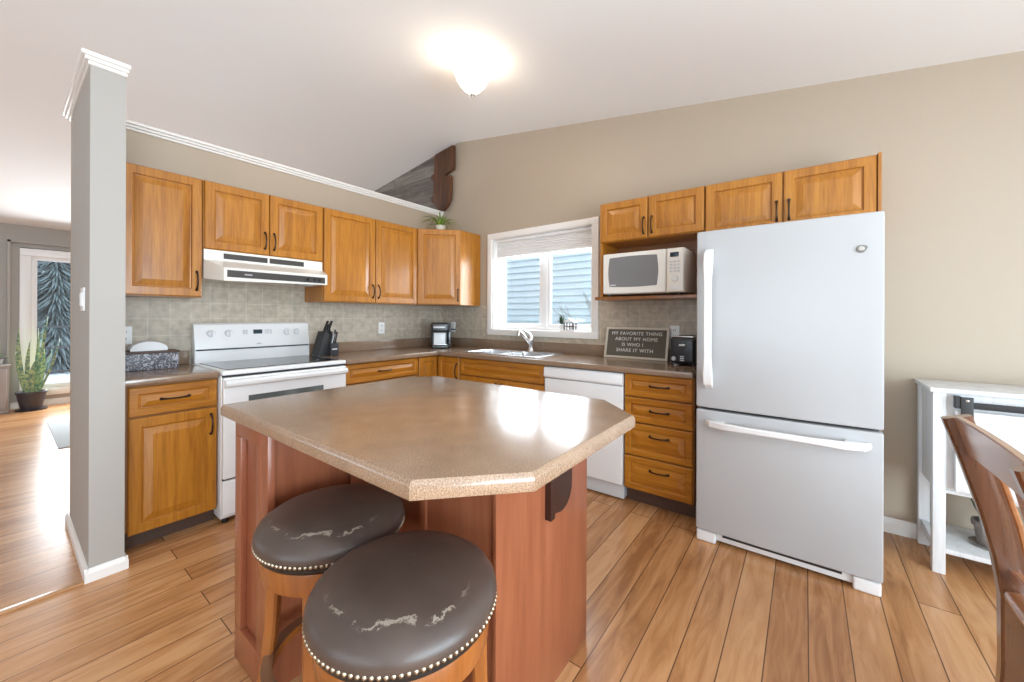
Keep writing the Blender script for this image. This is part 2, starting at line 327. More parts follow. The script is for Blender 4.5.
def lathe(bm, prof, c=(0, 0, 0), n=32, cap=True):
    rings = []
    for r, z in prof:
        rings.append([bm.verts.new((c[0] + r * math.cos(2 * PI * i / n), c[1] + r * math.sin(2 * PI * i / n), c[2] + z)) for i in range(n)])
    fs = []
    for a, b in zip(rings, rings[1:]):
        for i in range(n): fs.append(bm.faces.new((a[i], a[(i + 1) % n], b[(i + 1) % n], b[i])))
    if cap:
        fs.append(bm.faces.new(rings[0][::-1])); fs.append(bm.faces.new(rings[-1]))
    bmesh.ops.recalc_face_normals(bm, faces=fs)
    return bm
def tube(bm, pts, r, n=8, closed=False, flat=1.0):
    pts = [Vector(p) for p in pts]; N = len(pts)
    rr = r if isinstance(r, (list, tuple)) else [r] * N
    rings = []; prev = None
    for i, p in enumerate(pts):
        if closed: t = pts[(i + 1) % N] - pts[i - 1]
        else: t = pts[min(i + 1, N - 1)] - pts[max(i - 1, 0)]
        t.normalize()
        if prev is None:
            u = Vector((0, 0, 1)) if abs(t.z) < 0.9 else Vector((1, 0, 0))
        else: u = prev
        u = (u - t * u.dot(t)).normalized(); prev = u; v = t.cross(u)
        rings.append([bm.verts.new(p + (u * math.cos(2 * PI * k / n) * flat + v * math.sin(2 * PI * k / n)) * rr[i]) for k in range(n)])
    fs = []
    rng = range(N) if closed else range(N - 1)
    for i in rng:
        a, b = rings[i], rings[(i + 1) % N]
        for k in range(n): fs.append(bm.faces.new((a[k], a[(k + 1) % n], b[(k + 1) % n], b[k])))
    if not closed:
        fs.append(bm.faces.new(rings[0][::-1])); fs.append(bm.faces.new(rings[-1]))
    bmesh.ops.recalc_face_normals(bm, faces=fs)
    return bm
def sweep(bm, pts, w, h, side=(1, 0, 0), closed=False, bev=0.0):
    """rectangular bar: w along `side`, h across it"""
    pts = [Vector(p) for p in pts]; N = len(pts); rings = []
    ww = w if isinstance(w, (list, tuple)) else [w] * N; hh = h if isinstance(h, (list, tuple)) else [h] * N
    for i, p in enumerate(pts):
        t = (pts[(i + 1) % N] - pts[i - 1]) if closed else (pts[min(i + 1, N - 1)] - pts[max(i - 1, 0)])
        t.normalize(); s = Vector(side); s = (s - t * s.dot(t)).normalized(); q = t.cross(s)
        c = bev
        prof = [(-1, -1), (1, -1), (1, 1), (-1, 1)]
        if bev > 0:
            a, b = ww[i] / 2, hh[i] / 2
            prof2 = [(-a + c, -b), (a - c, -b), (a, -b + c), (a, b - c), (a - c, b), (-a + c, b), (-a, b - c), (-a, -b + c)]
        else:
            prof2 = [(x * ww[i] / 2, y * hh[i] / 2) for x, y in prof]
        rings.append([bm.verts.new(p + s * x + q * y) for x, y in prof2])
    n = len(rings[0]); fs = []
    for i in (range(N) if closed else range(N - 1)):
        a, b = rings[i], rings[(i + 1) % N]
        for k in range(n): fs.append(bm.faces.new((a[k], a[(k + 1) % n], b[(k + 1) % n], b[k])))
    if not closed:
        fs.append(bm.faces.new(rings[0][::-1])); fs.append(bm.faces.new(rings[-1]))
    bmesh.ops.recalc_face_normals(bm, faces=fs)
    return bm
def raised(bm, x0, x1, z0, z1, yb, t, fw=0.058, ew=0.006):
    """raised-panel cabinet front in the XZ plane, back at y=yb, front at y=yb-t (towards -Y)"""
    yf = yb - t
    w, h = x1 - x0, z1 - z0
    fw = min(fw, 0.28 * min(w, h)); bv = min(0.032, 0.16 * min(w, h))
    rg = [(0, yb), (0, yf + ew), (ew * 0.4, yf + ew * 0.35), (ew, yf), (fw - 0.005, yf), (fw - 0.002, yf + 0.003), (fw, yf + 0.011), (fw + 0.005, yf + 0.0115), (fw + 0.007, yf + 0.0095), (fw + 0.007 + bv, yf + 0.0012), (fw + 0.010 + bv, yf + 0.0006)]
    rings = [[bm.verts.new(p) for p in ((x0 + i, y, z0 + i), (x1 - i, y, z0 + i), (x1 - i, y, z1 - i), (x0 + i, y, z1 - i))] for i, y in rg]
    fs = [bm.faces.new(rings[0]), bm.faces.new(rings[-1])]
    for a, b in zip(rings, rings[1:]):
        for k in range(4): fs.append(bm.faces.new((a[k], a[(k + 1) % 4], b[(k + 1) % 4], b[k])))
    bmesh.ops.recalc_face_normals(bm, faces=fs)
    return bm
def blade(bm, base, tip, width, bend=(0, 0, 0), n=7, thick=0.003, taper=0.35, face=None):
    """one leaf: a thin solid blade from base to tip"""
    base, tip, bend = Vector(base), Vector(tip), Vector(bend)
    ax = (tip - base); s = Vector(face) if face else ax.cross(Vector((0, 0, 1)))
    if s.length < 1e-5: s = Vector((1, 0, 0))
    s.normalize(); rows = []
    for i in range(n + 1):
        t = i / n; p = base.lerp(tip, t) + bend * (4 * t * (1 - t))
        w = width * (taper + (1 - taper) * math.sin(PI * min(1, t * 1.1 + 0.12)) if t < 0.72 else (1 - t) / 0.28 * (taper + (1 - taper) * math.sin(PI * min(1, 0.72 * 1.1 + .12))) + 0.02)
        nn = ax.cross(s).normalized() * thick
        rows.append([bm.verts.new(p - s * w / 2), bm.verts.new(p - nn), bm.verts.new(p + s * w / 2), bm.verts.new(p + nn)])
    fs = []
    for a, b in zip(rows, rows[1:]):
        for k in range(4): fs.append(bm.faces.new((a[k], a[(k + 1) % 4], b[(k + 1) % 4], b[k])))
    fs.append(bm.faces.new(rows[0])); fs.append(bm.faces.new(rows[-1]))
    bmesh.ops.recalc_face_normals(bm, faces=fs)
    return bm
def finish(name, bm, mat, off=(0, 0, 0), sharp=35):
    if off != (0, 0, 0): bmesh.ops.translate(bm, verts=bm.verts, vec=[-v for v in off])
    bm.normal_update()
    for f in bm.faces: f.smooth = True
    lim = math.radians(sharp)
    for e in bm.edges:
        e.smooth = len(e.link_faces) == 2 and e.calc_face_angle(0) < lim
    me = bpy.data.meshes.new(name); bm.to_mesh(me); bm.free()
    if mat is not None: me.materials.append(M[mat] if isinstance(mat, str) else mat)
    o = bpy.data.objects.new(name, me); COL.objects.link(o)
    return o
FR = {'L': 0.0, 'R': -PI / 2}
class Thing:
    """an Empty at the thing's base; parts are built in its wall frame (L: x along stove wall; R: x along window wall, to the right)"""
    def __init__(s, name, label, cat, base, frame='L', group=None):
        s.base = tuple(base); e = bpy.data.objects.new(name, None); COL.objects.link(e); e.empty_display_size = 0.1
        a = FR[frame]; e.rotation_euler = (0, 0, a)
        e.location = Matrix.Rotation(a, 4, 'Z') @ Vector(base)
        e['label'] = label; e['category'] = cat
        if group: e['group'] = group
        s.e = e; s.label = label
    def part(s, name, bm, mat, parent=None, label=None, sharp=35):
        o = finish(name, bm, mat, s.base, sharp); o.parent = parent or s.e
        if label: o['label'] = label
        return o
def tag(o, label, cat, group=None):
    o['label'] = label; o['category'] = cat
    if group: o['group'] = group
    return o
def solo(name, bm, mat, label, cat, base=(0, 0, 0), group=None):
    o = finish(name, bm, mat, base); o.location = base
    return tag(o, label, cat, group)
def struct(name, bm, mat, parent=None, frame=None):
    o = finish(name, bm, mat)
    if parent: o.parent = parent
    else:
        o['kind'] = 'structure'
        if frame: o.rotation_euler = (0, 0, FR[frame])
    return o
def pull(bm, c, length, axis, out=-1, r=0.0048, rise=0.026):
    """arched bar pull centred at c on a face looking to -Y"""
    pts = []; n = 10
    for i in range(n + 1):
        t = i / n; s = (t - 0.5) * length; d = rise * (math.sin(PI * t) ** 0.55) + 0.001
        p = Vector(c) + Vector((0, out * d, 0)); p[{'X': 0, 'Z': 2}[axis]] += s
        pts.append(p)
    rr = [r * (1.55 if i in (0, n) else 1.25 if i in (1, n - 1) else 1.0) for i in range(n + 1)]
    tube(bm, pts, rr, 8)
    for s in (-1, 1):
        p = Vector(c); p[{'X': 0, 'Z': 2}[axis]] += s * length / 2
        lathe_y(bm, p, 0.009, 0.004)
    return bm
def lathe_y(bm, p, r, d, n=12, out=-1):
    a = [bm.verts.new((p[0] + r * math.cos(2 * PI * i / n), p[1], p[2] + r * math.sin(2 * PI * i / n))) for i in range(n)]
    b = [bm.verts.new((p[0] + r * .85 * math.cos(2 * PI * i / n), p[1] + out * d, p[2] + r * .85 * math.sin(2 * PI * i / n))) for i in range(n)]
    fs = [bm.faces.new(a), bm.faces.new(b[::-1])]
    for i in range(n): fs.append(bm.faces.new((a[i], b[i], b[(i + 1) % n], a[(i + 1) % n])))
    bmesh.ops.recalc_face_normals(bm, faces=fs)
    return bm

# ------------------------------------------------------------------ room shell
RIDGE_Y, RIDGE_Z, SL = -0.262, 3.24, 0.1506
def zc(y): return RIDGE_Z - SL * abs(y - RIDGE_Y)
XW, YS, YN = -6.2, -6.2, 4.95          # west wall, south (dining) wall, living-room far wall
struct('floor', B(XW - .15, 0.15, YS - .15, YN + .15, -0.12, 0.0), 'floor')
bm = NB(); TH = 0.14
prism(bm, [(YS - .15, zc(YS - .15)), (RIDGE_Y, RIDGE_Z), (YN + .15, zc(YN + .15)), (YN + .15, zc(YN + .15) + TH), (RIDGE_Y, RIDGE_Z + TH), (YS - .15, zc(YS - .15) + TH)], 'X', XW - .15, 0.15)
struct('ceiling', bm, 'ceiling')
# window wall (x = 0), with the opening for the kitchen window
WY0, WY1, WZ0, WZ1 = -1.938, -0.79, 1.112, 2.078
bm = NB()
for poly in ([(YS, 0), (WY0, 0), (WY0, zc(WY0)), (YS, zc(YS))],
             [(WY0, 0), (WY1, 0), (WY1, WZ0), (WY0, WZ0)],
             [(WY0, WZ1), (WY1, WZ1), (WY1, zc(WY1)), (WY0, zc(WY0))],
             [(WY1, 0), (YN, 0), (YN, zc(YN)), (RIDGE_Y, RIDGE_Z), (WY1, zc(WY1))]):
    prism(bm, poly, 'X', 0.0, 0.15)
struct('wall_right', bm, 'wall')
# grey planked stretch of the same wall beyond the half-height partition
bm = NB(); prism(bm, [(0.135, 2.44), (4.9, 2.44), (4.9, zc(4.9) - .004), (0.06, zc(0.06) - .004), (0.06, 2.50), (0.135, 2.50)], 'X', -0.016, -0.001)
struct('wall_planked', bm, 'grey_planks')
# half-height partition behind the stove, with its short return
HZ = 2.447
struct('wall_left', B(-2.90, -0.001, 0.0, 0.13, 0, HZ), 'wall')
struct('wall_return', B(-2.904, -2.783, -0.745, -0.0005, 0, HZ), 'greige')
def crown_profile(d): return [(0, HZ - 0.001), (0, HZ - 0.004), (0, HZ - 0.004)]
bm = NB()
# crown cap: stepped moulding that runs round the partition top
for (o, z0, z1) in ((0.012, HZ - 0.012, HZ + 0.004), (0.024, HZ + 0.004, HZ + 0.020), (0.036, HZ + 0.020, HZ + 0.040)):
    prism(bm, [(-2.90 - o, -0.745 - o), (-2.783 + o * .35, -0.745 - o), (-2.783 + o * .35, -o), (-0.001, -o), (-0.001, 0.13 + o), (-2.90 - o, 0.13 + o)], 'Z', z0, z1, bev=0.003, seg=1)
struct('trim_1', bm, 'white_trim')
# backsplash tile
def tiles(frame, x0, x1, z0, z1, name):
    struct(name, B(x0, x1, -0.008, -0.0005, z0, z1), 'tile', frame=frame)
bm = NB(); box(bm, -2.781, -0.009, -0.008, -0.0005, 0.86, 1.375); box(bm, -2.364, -1.582, -0.008, -0.0005, 1.375, 1.70)
struct('wall_tile_left', bm, 'tile', frame='L')
bm = NB(); box(bm, 0.0, 0.729, -0.008, -0.0005, 0.86, 1.378); box(bm, 0.729, 1.997, -0.008, -0.0005, 0.86, 1.062); box(bm, 1.997, 2.93, -0.008, -0.0005, 0.86, 1.40)
struct('wall_tile_right', bm, 'tile', frame='R')
# baseboards
def base_profile(bm, p0, p1, nrm, h=0.085, t=0.014):
    p0, p1, nrm = Vector(p0), Vector(p1), Vector(nrm)
    prof = [(0, 0), (t, 0), (t, h * .68), (t * .75, h * .76), (t * .55, h * .86), (t * .3, h), (0, h)]
    a = [bm.verts.new(p0 + nrm * d + Vector((0, 0, z))) for d, z in prof]; b = [bm.verts.new(p1 + nrm * d + Vector((0, 0, z))) for d, z in prof]
    fs = [bm.faces.new(a), bm.faces.new(b[::-1])]; n = len(prof)
    for i in range(n): fs.append(bm.faces.new((a[i], b[i], b[(i + 1) % n], a[(i + 1) % n])))
    bmesh.ops.recalc_face_normals(bm, faces=fs)
    return bm
struct('baseboard_right', base_profile(NB(), (0, -3.72, 0), (0, YS, 0), (-1, 0, 0)), 'white_trim')
bm = NB(); base_profile(bm, (-2.918, -0.745, 0), (-2.771, -0.745, 0), (0, -1, 0), h=.062); base_profile(bm, (-2.904, -0.757, 0), (-2.904, 0.13, 0), (-1, 0, 0), h=.062); base_profile(bm, (-2.783, -0.757, 0), (-2.783, -0.615, 0), (1, 0, 0), h=.062)
struct('baseboard_return', bm, 'white_trim')
struct('trim_2', B(XW, -2.915, -0.757, -0.722, 0.0, 0.009, bev=0.004), 'strip')
# living-room far wall with tall window
LX0, LX1, LZ0, LZ1 = -2.90, -1.55, 0.20, 2.08
bm = NB()
box(bm, XW, LX0 - .1, YN, YN + .15, 0, zc(YN)); box(bm, LX1 + .1, 0, YN, YN + .15, 0, zc(YN))
box(bm, LX0 - .1, LX1 + .1, YN, YN + .15, 0, LZ0 - .06); box(bm, LX0 - .1, LX1 + .1, YN, YN + .15, LZ1 + .08, zc(YN))
struct('wall_living', bm, 'greige')
struct('baseboard_living', base_profile(NB(), (XW, YN, 0), (0, YN, 0), (0, -1, 0)), 'white_trim')
bm = NB()
for a in ((-3.10, -3.075, 0, 2.24), (-1.40, -1.375, 0, 2.24)): box(bm, a[0], a[1], YN - .05, YN, a[2], a[3])
box(bm, -3.10, -1.375, YN - .05, YN, 2.215, 2.24)
struct('trim_3', bm, 'greige')
# south and west walls (behind the camera) with their window openings
bm = NB(); bm2 = NB()
box(bm, XW, -5.1, YS - .15, YS, 0, zc(YS)); box(bm, -1.5, 0, YS - .15, YS, 0, zc(YS)); box(bm, -5.1, -1.5, YS - .15, YS, 0, 0.12); box(bm, -5.1, -1.5, YS - .15, YS, 2.28, zc(YS))
struct('wall_dining', bm, 'wall')
def west(bm, y0, y1, z0, z1, nxt): pass
bm = NB()
for poly in ([(YS, 0), (-4.7, 0), (-4.7, zc(-4.7)), (YS, zc(YS))], [(-4.7, 0), (-1.3, 0), (-1.3, 0.35), (-4.7, 0.35)], [(-4.7, 2.35), (-1.3, 2.35), (-1.3, zc(-1.3)), (-4.7, zc(-4.7))],
             [(-1.3, 0), (1.2, 0), (1.2, zc(1.2)), (RIDGE_Y, RIDGE_Z), (-1.3, zc(-1.3))], [(1.2, 0), (4.0, 0), (4.0, 0.55), (1.2, 0.55)], [(1.2, 2.25), (4.0, 2.25), (4.0, zc(4.0)), (1.2, zc(1.2))], [(4.0, 0), (YN, 0), (YN, zc(YN)), (4.0, zc(4.0))]):
    prism(bm, poly, 'X', XW - .15, XW)
struct('wall_entry', bm, 'wall')

# kitchen window
def frame_rect(bm, ax, u0, u1, v0, v1, w, d0, d1, bev=0.0):
    """picture-frame of width w in the plane normal to axis ax"""
    for a in ((u0, u1, v0, v0 + w), (u0, u1, v1 - w, v1), (u0, u0 + w, v0 + w, v1 - w), (u1 - w, u1, v0 + w, v1 - w)):
        if ax == 'X': box(bm, d0, d1, a[0], a[1], a[2], a[3], bev=bev)
        else: box(bm, a[0], a[1], d0, d1, a[2], a[3], bev=bev)
    return bm
win = struct('window_1', frame_rect(NB(), 'X', -1.998, -0.728, 1.062, 2.130, 0.060, -0.022, -0.0005, bev=0.004), 'white_trim')
bm = NB(); frame_rect(bm, 'X', WY0 + .001, WY1 - .001, WZ0 + .001, WZ1 - .001, 0.012, -0.001, 0.149)
struct('jamb', bm, 'white_trim', win)
bm = NB(); frame_rect(bm, 'X', WY0 + .013, WY1 - .013, WZ0 + .013, WZ1 - .013, 0.024, 0.105, 0.148, bev=0.004); box(bm, 0.100, 0.146, -1.400, -1.340, WZ0 + .03, WZ1 - .03, bev=0.004)
struct('window_frame', bm, 'vinyl', win)
for (a, b_) in ((-1.340, -0.826), (-1.902, -1.400)):
    s = struct('sash', frame_rect(NB(), 'X', a, b_, WZ0 + .037, WZ1 - .037, 0.034, 0.108, 0.142, bev=0.006), 'vinyl', win)
    struct('glass', B(0.128, 0.132, a + .03, b_ - .03, WZ0 + .067, WZ1 - .067), 'glass', s)
    struct('glazing_seal', frame_rect(NB(), 'X', a + .033, b_ - .033, WZ0 + .070, WZ1 - .070, 0.004, 0.124, 0.127), 'gap', s)
# window crank hardware is out of sight; the blind hangs inside the jamb
t = Thing('window_blind', 'white sheer banded blind pulled partly down in the kitchen window', 'blind', (0.78, 0.03, 1.88), 'R')
t.part('headrail', B(0.806, 1.922, 0.012, 0.058, 2.035, 2.063, bev=0.006), 'vinyl')
bm = NB(); N = 12
pts = [(0.036 + (0.0035 if i % 2 else -0.0035), 2.036 - i * (0.145 / N)) for i in range(N + 1)]
poly = [(p[0], p[1]) for p in pts] + [(p[0] + 0.003, p[1]) for p in reversed(pts)]
prism(bm, poly, 'X', 0.806, 1.922)
t.part('fabric', bm, 'blind')
t.part('bottom_rail', B(0.806, 1.922, 0.026, 0.048, 1.876, 1.893, bev=0.005), 'vinyl')
# living-room window
w2 = struct('window_2', frame_rect(NB(), 'Y', -3.0, -1.45, 0.14, 2.148, 0.10, YN - .03, YN + .1, bev=0.01), 'vinyl')
struct('sash', frame_rect(NB(), 'Y', -2.905, -1.545, 0.235, 2.053, 0.055, YN + .0, YN + .06, bev=0.008), 'vinyl', w2)
struct('glass', B(-2.852, -1.598, YN + .03, YN + .034, 0.285, 2.0), 'glass', w2)
# windows behind the camera
w3 = struct('window_3', frame_rect(NB(), 'Y', -5.1, -1.5, 0.12, 2.28, 0.08, YS - .1, YS + .01), 'vinyl'); bm = NB(); box(bm, -3.34, -3.26, YS - .08, YS, 0.2, 2.2); struct('mullion', bm, 'vinyl', w3)
struct('glass', B(-5.03, -1.57, YS - .05, YS - .046, 0.2, 2.2), 'glass', w3)
w4 = struct('window_4', frame_rect(NB(), 'X', -4.7, -1.3, 0.35, 2.35, 0.08, XW - .1, XW + .01), 'vinyl')
struct('glass', B(XW - .05, XW - .046, -4.63, -1.37, 0.43, 2.27), 'glass', w4)
w5 = struct('window_5', frame_rect(NB(), 'X', 1.2, 4.0, 0.55, 2.25, 0.08, XW - .1, XW + .01), 'vinyl')
struct('glass', B(XW - .05, XW - .046, 1.27, 3.93, 0.63, 2.17), 'glass', w5)

# ------------------------------------------------------------------ outdoors
struct('ground', B(-14, 12, -14, 22, -0.75, -0.6), 'snow')
bm = NB(); X = 3.0; s = 0.118
prof = [(X + 0.6, -0.6)]
for i in range(45):
    z = -0.6 + i * s; prof += [(X, z), (X + 0.034, z + s - 0.001)]
prof += [(X + 0.6, -0.6 + 45 * s)]
prism(bm, prof, 'Y', -6.5, 5.5)
h = solo('neighbouring_house', bm, 'siding', 'pale blue house wall with lapped siding outside the kitchen window', 'house', (X, 0, -0.6))
def shrub():
    t = Thing('bare_shrub', 'leafless shrub with thin branches outside the kitchen window', 'shrub', (1.7, -1.55, -0.6))
    rnd = random.Random(3); bm = NB()
    def grow(p, d, L, r, k):
        q = p + d * L; tube(bm, [p, p.lerp(q, .5) + Vector((rnd.uniform(-.02, .02),) * 3), q], [r, r * .85, r * .7], 5)
        if k:
            for _ in range(2 if k > 1 else 3):
                nd = (d + Vector((rnd.uniform(-.35, .35), rnd.uniform(-.75, .75), rnd.uniform(-.15, .4)))).normalized()
                grow(q, nd, L * rnd.uniform(.6, .8), r * .68, k - 1)
    for i in range(3): grow(Vector((1.7, -1.55 + .12 * (i - 1), -0.6)), Vector((0, .25 * (i - 1), 1)).normalized(), 0.85, 0.013, 4)
    t.part('branches', bm, 'bark')
shrub()
# deck railing, snow and spruces past the living-room window
t = Thing('deck_railing', 'dark metal deck railing outside the tall living room window', 'railing', (-3, 8.2, -0.6))
for z in (0.15, 0.62, 1.02): t.part('rail', B(-6, 0.5, 8.18, 8.22, z - 0.02, z + 0.02), 'railing')
for x in (-4.8, -3.35, -1.9, -0.5): t.part('post', B(x - .025, x + .025, 8.17, 8.23, -0.6, 1.06), 'railing')
def spruce(x, y, hgt, seed, label):
    t = Thing('spruce_tree', label, 'tree', (x, y, -0.6)); rnd = random.Random(seed)
    t.part('trunk', lathe(NB(), [(0.13, 0), (0.02, hgt)], (x, y, -0.6), 8), 'bark')
    bm = NB(); n = 42
    for i in range(n):
        f = i / n; z = -0.6 + 0.3 + (hgt - 0.3) * f; R = ((1 - f) * hgt * 0.25 + 0.08) * rnd.uniform(.85, 1.1)
        k = 64
        for j in range(k):
            a = 2 * PI * (j + rnd.random()) / k; rr = R * rnd.uniform(.75, 1.1)
            blade(bm, (x, y, z + .1), (x + rr * math.cos(a), y + rr * math.sin(a), z - 0.35 * R + rnd.uniform(-.1, .1)), 0.05 * R + .035, n=2, thick=0.015, taper=0.8)
    t.part('foliage', bm, 'needles')
spruce(-2.0, 16.5, 6.5, 1, 'tall dark spruce beyond the deck railing')
spruce(-6.0, 19.5, 6.0, 2, 'smaller dark spruce farther off beyond the railing')

# ------------------------------------------------------------------ cabinets
ZT, ZB, ZM = 2.138, 1.372, 1.690
UD = 0.308                                  # upper case depth; doors sit in front
def cab_front(t, kind, x0, x1, z0, z1, y, handle=None, grain=None, label=None):
    """door or drawer front with its pull; handle = (x, z, axis, length)"""
    o = t.part(kind, raised(NB(), x0, x1, z0, z1, y, 0.021, fw=0.055 if kind == 'door' else 0.042), grain or ('oak' if kind == 'door' else 'oak_x'), sharp=6)
    if handle:
        t.part('handle', pull(NB(), (handle[0], y - 0.021, handle[1]), handle[3] if len(handle) > 3 else 0.115, handle[2]), 'bronze', o)
    return o
def upper(name, label, frame, x0, x1, z0, z1, doors, hz=None):
    t = Thing(name, label, 'cabinet', ((x0 + x1) / 2, 0, z0), frame, 'oak wall cabinets')
    t.part('case', B(x0, x1, -UD, -0.0005 if z0 > 1.6 else -0.0085, z0, z1), 'oak')
    for (a, b, hs) in doors:
        hx = None
        if hs == 'R': hx = b - 0.027
        if hs == 'L': hx = a + 0.027
        cab_front(t, 'door', a, b, z0 + 0.004, z1 - 0.004, -UD - 0.001, (hx, (hz or z0 + 0.105), 'Z'))
    return t
upper('wall_cabinet', 'single door oak wall cabinet left of the range hood', 'L', -2.782, -2.367, ZB, ZT, [(-2.748, -2.372, 'R')])
upper('wall_cabinet', 'short two door oak cabinet directly above the range hood', 'L', -2.363, -1.583, ZM, ZT, [(-2.359, -1.980, 'R'), (-1.974, -1.588, 'L')])
upper('wall_cabinet', 'tall two door oak wall cabinet right of the range hood', 'L', -1.579, -0.625, ZB, ZT, [(-1.575, -1.107, 'R'), (-1.101, -0.629, 'L')])
# diagonal corner cabinet
t = Thing('corner_wall_cabinet', 'diagonal corner oak wall cabinet carrying the spider plant', 'cabinet', (-0.3, -0.3, ZB), 'L', 'oak wall cabinets')
bm = NB(); prism(bm, [(-0.0085, -0.0085), (-0.62, -0.0085), (-0.62, -0.312), (-0.312, -0.617), (-0.0085, -0.617)], 'Z', ZB, ZT); t.part('case', bm, 'oak')
bm = NB(); D = 0.308 * math.sqrt(2)
Mx = Matrix.Translation((-0.625, -0.320, 0)) @ Matrix.Rotation(-PI / 4, 4, 'Z')
bm = raised(NB(), 0.004, D - 0.002, ZB + .004, ZT - .004, 0.0, 0.021); bmesh.ops.transform(bm, matrix=Mx, verts=bm.verts); d = t.part('door', bm, 'oak', sharp=6)
bm = pull(NB(), (D - 0.03, -0.021, ZB + 0.10), 0.115, 'Z'); bmesh.ops.transform(bm, matrix=Mx, verts=bm.verts); t.part('handle', bm, 'bronze', d)
# right wall: cabinet over the microwave nook (sides reach down to the shelf)
t = Thing('wall_cabinet', 'two door oak cabinet with open nook holding the white microwave', 'cabinet', (2.52, 0, 1.40), 'R', 'oak wall cabinets')
bm = NB(); box(bm, 2.150, 2.895, -UD, -0.0005, 1.832, ZT)
t.part('case', bm, 'oak')
for (a, b) in ((2.150, 2.168), (2.877, 2.895)): t.part('side_panel', B(a, b, -UD, -0.009, 1.4135, 1.832), 'oak')
t.part('back_panel', B(2.168, 2.877, -0.018, -0.009, 1.4135, 1.832), 'oak_board')
cab_front(t, 'door', 2.153, 2.519, 1.836, ZT - .004, -UD - .001, (2.492, 1.925, 'Z'))
cab_front(t, 'door', 2.525, 2.893, 1.836, ZT - .004, -UD - .001, (2.552, 1.925, 'Z'))
solo('wall_shelf', B(-0.335, -0.0085, -2.895, -2.115, 1.388, 1.413, bev=0.004), 'oak_board', 'dark oak shelf board carrying the microwave', 'shelf', (-0.17, -2.5, 1.388))
t = Thing('wall_cabinet', 'two door oak cabinet above the white refrigerator', 'cabinet', (3.32, 0, 1.79), 'R', 'oak wall cabinets')
t.part('case', B(2.899, 3.742, -UD, -0.0005, 1.79, ZT), 'oak')
cab_front(t, 'door', 2.902, 3.322, 1.794, ZT - .004, -UD - .001, (3.295, 1.90, 'Z'))
cab_front(t, 'door', 3.328, 3.738, 1.794, ZT - .004, -UD - .001, (3.355, 1.90, 'Z'))
t.part('end_panel', B(3.7425, 3.756, -0.334, -0.0005, 1.75, ZT + .003), 'oak')

# base cabinets
CT0, CT1 = 0.884, 0.922
YB = -0.588                                  # face of base cases; fronts 21 mm proud
def basecab(name, label, frame, x0, x1):
    t = Thing(name, label, 'cabinet', ((x0 + x1) / 2, -0.3, 0), frame, 'oak base cabinets')
    t.part('case', B(x0, x1, YB, -0.010, 0.108, CT0 - .0005), 'oak_gap')
    t.part('toe_kick', B(x0, x1, -0.53, -0.515, 0.0005, 0.108), 'kick')
    return t
t = basecab('base_cabinet', 'oak base cabinet with one drawer and door, beside the wall end', 'L', -2.782, -2.360)
cab_front(t, 'drawer', -2.752, -2.367, 0.716, 0.872, YB - .001, (-2.560, 0.796, 'X', 0.12))
cab_front(t, 'door', -2.752, -2.367, 0.092, 0.707, YB - .001, (-2.396, 0.61, 'Z', 0.115))
t = basecab('base_cabinet', 'oak base cabinet with wide drawer right of the range', 'L', -1.562, -0.842)
cab_front(t, 'drawer', -1.550, -0.846, 0.724, 0.876, YB - .001, (-1.197, 0.80, 'X', 0.12))
cab_front(t, 'door', -1.550, -1.200, 0.100, 0.714, YB - .001, (-1.23, 0.62, 'Z', 0.13))
cab_front(t, 'door', -1.194, -0.846, 0.100, 0.714, YB - .001, (-1.165, 0.62, 'Z', 0.13))
# corner base with folding L-shaped door
t = Thing('corner_base_cabinet', 'corner oak base cabinet with narrow folding door under the coffee maker', 'cabinet', (-0.4, -0.4, 0), 'L', 'oak base cabinets')
bm = NB(); prism(bm, [(-0.010, -0.010), (-0.838, -0.010), (-0.838, YB), (YB, YB), (YB, -0.898), (-0.010, -0.898)], 'Z', 0.108, 0.66); prism(bm, [(-0.010, -0.010), (-0.838, -0.010), (-0.838, YB), (YB, YB), (YB, -0.72), (-0.010, -0.72)], 'Z', 0.66, CT0 - .0005); box(bm, YB, YB + .02, -0.898, -0.72, 0.66, CT0 - .0005); t.part('case', bm, 'oak_gap')
bm = NB(); prism(bm, [(-0.02, -0.02), (-0.838, -0.02), (-0.838, -0.53), (-0.53, -0.53), (-0.53, -0.898), (-0.02, -0.898)], 'Z', 0.0005, 0.108); t.part('toe_kick', bm, 'kick')
t.part('door', raised(NB(), -0.834, -0.612, 0.100, 0.876, YB - .001, 0.021, fw=0.05), 'oak', sharp=6)
bm = raised(NB(), 0.612, 0.895, 0.100, 0.876, YB - .001, 0.021, fw=0.05); bmesh.ops.rotate(bm, verts=bm.verts, cent=(0, 0, 0), matrix=Matrix.Rotation(-PI / 2, 3, 'Z')); d = t.part('door', bm, 'oak', sharp=6)
bm = pull(NB(), (0.867, YB - .022, 0.75), 0.13, 'Z'); bmesh.ops.rotate(bm, verts=bm.verts, cent=(0, 0, 0), matrix=Matrix.Rotation(-PI / 2, 3, 'Z')); t.part('handle', bm, 'bronze', d)
t = Thing('sink_base_cabinet', 'oak base cabinet with false drawer front under the sink', 'cabinet', (1.34, -0.3, 0), 'R', 'oak base cabinets')
bm = NB(); box(bm, 0.902, 1.826, YB, -0.010, 0.108, 0.66); box(bm, 0.902, 1.826, YB, YB + .02, 0.66, CT0 - .0005); t.part('case', bm, 'oak_gap')
t.part('toe_kick', B(0.902, 1.826, -0.53, -0.515, 0.0005, 0.108), 'kick')
cab_front(t, 'drawer', 0.908, 1.822, 0.728, 0.878, YB - .001)
cab_front(t, 'door', 0.908, 1.362, 0.100, 0.718, YB - .001, (1.335, 0.62, 'Z', 0.13))
cab_front(t, 'door', 1.368, 1.822, 0.100, 0.718, YB - .001, (1.395, 0.62, 'Z', 0.13))
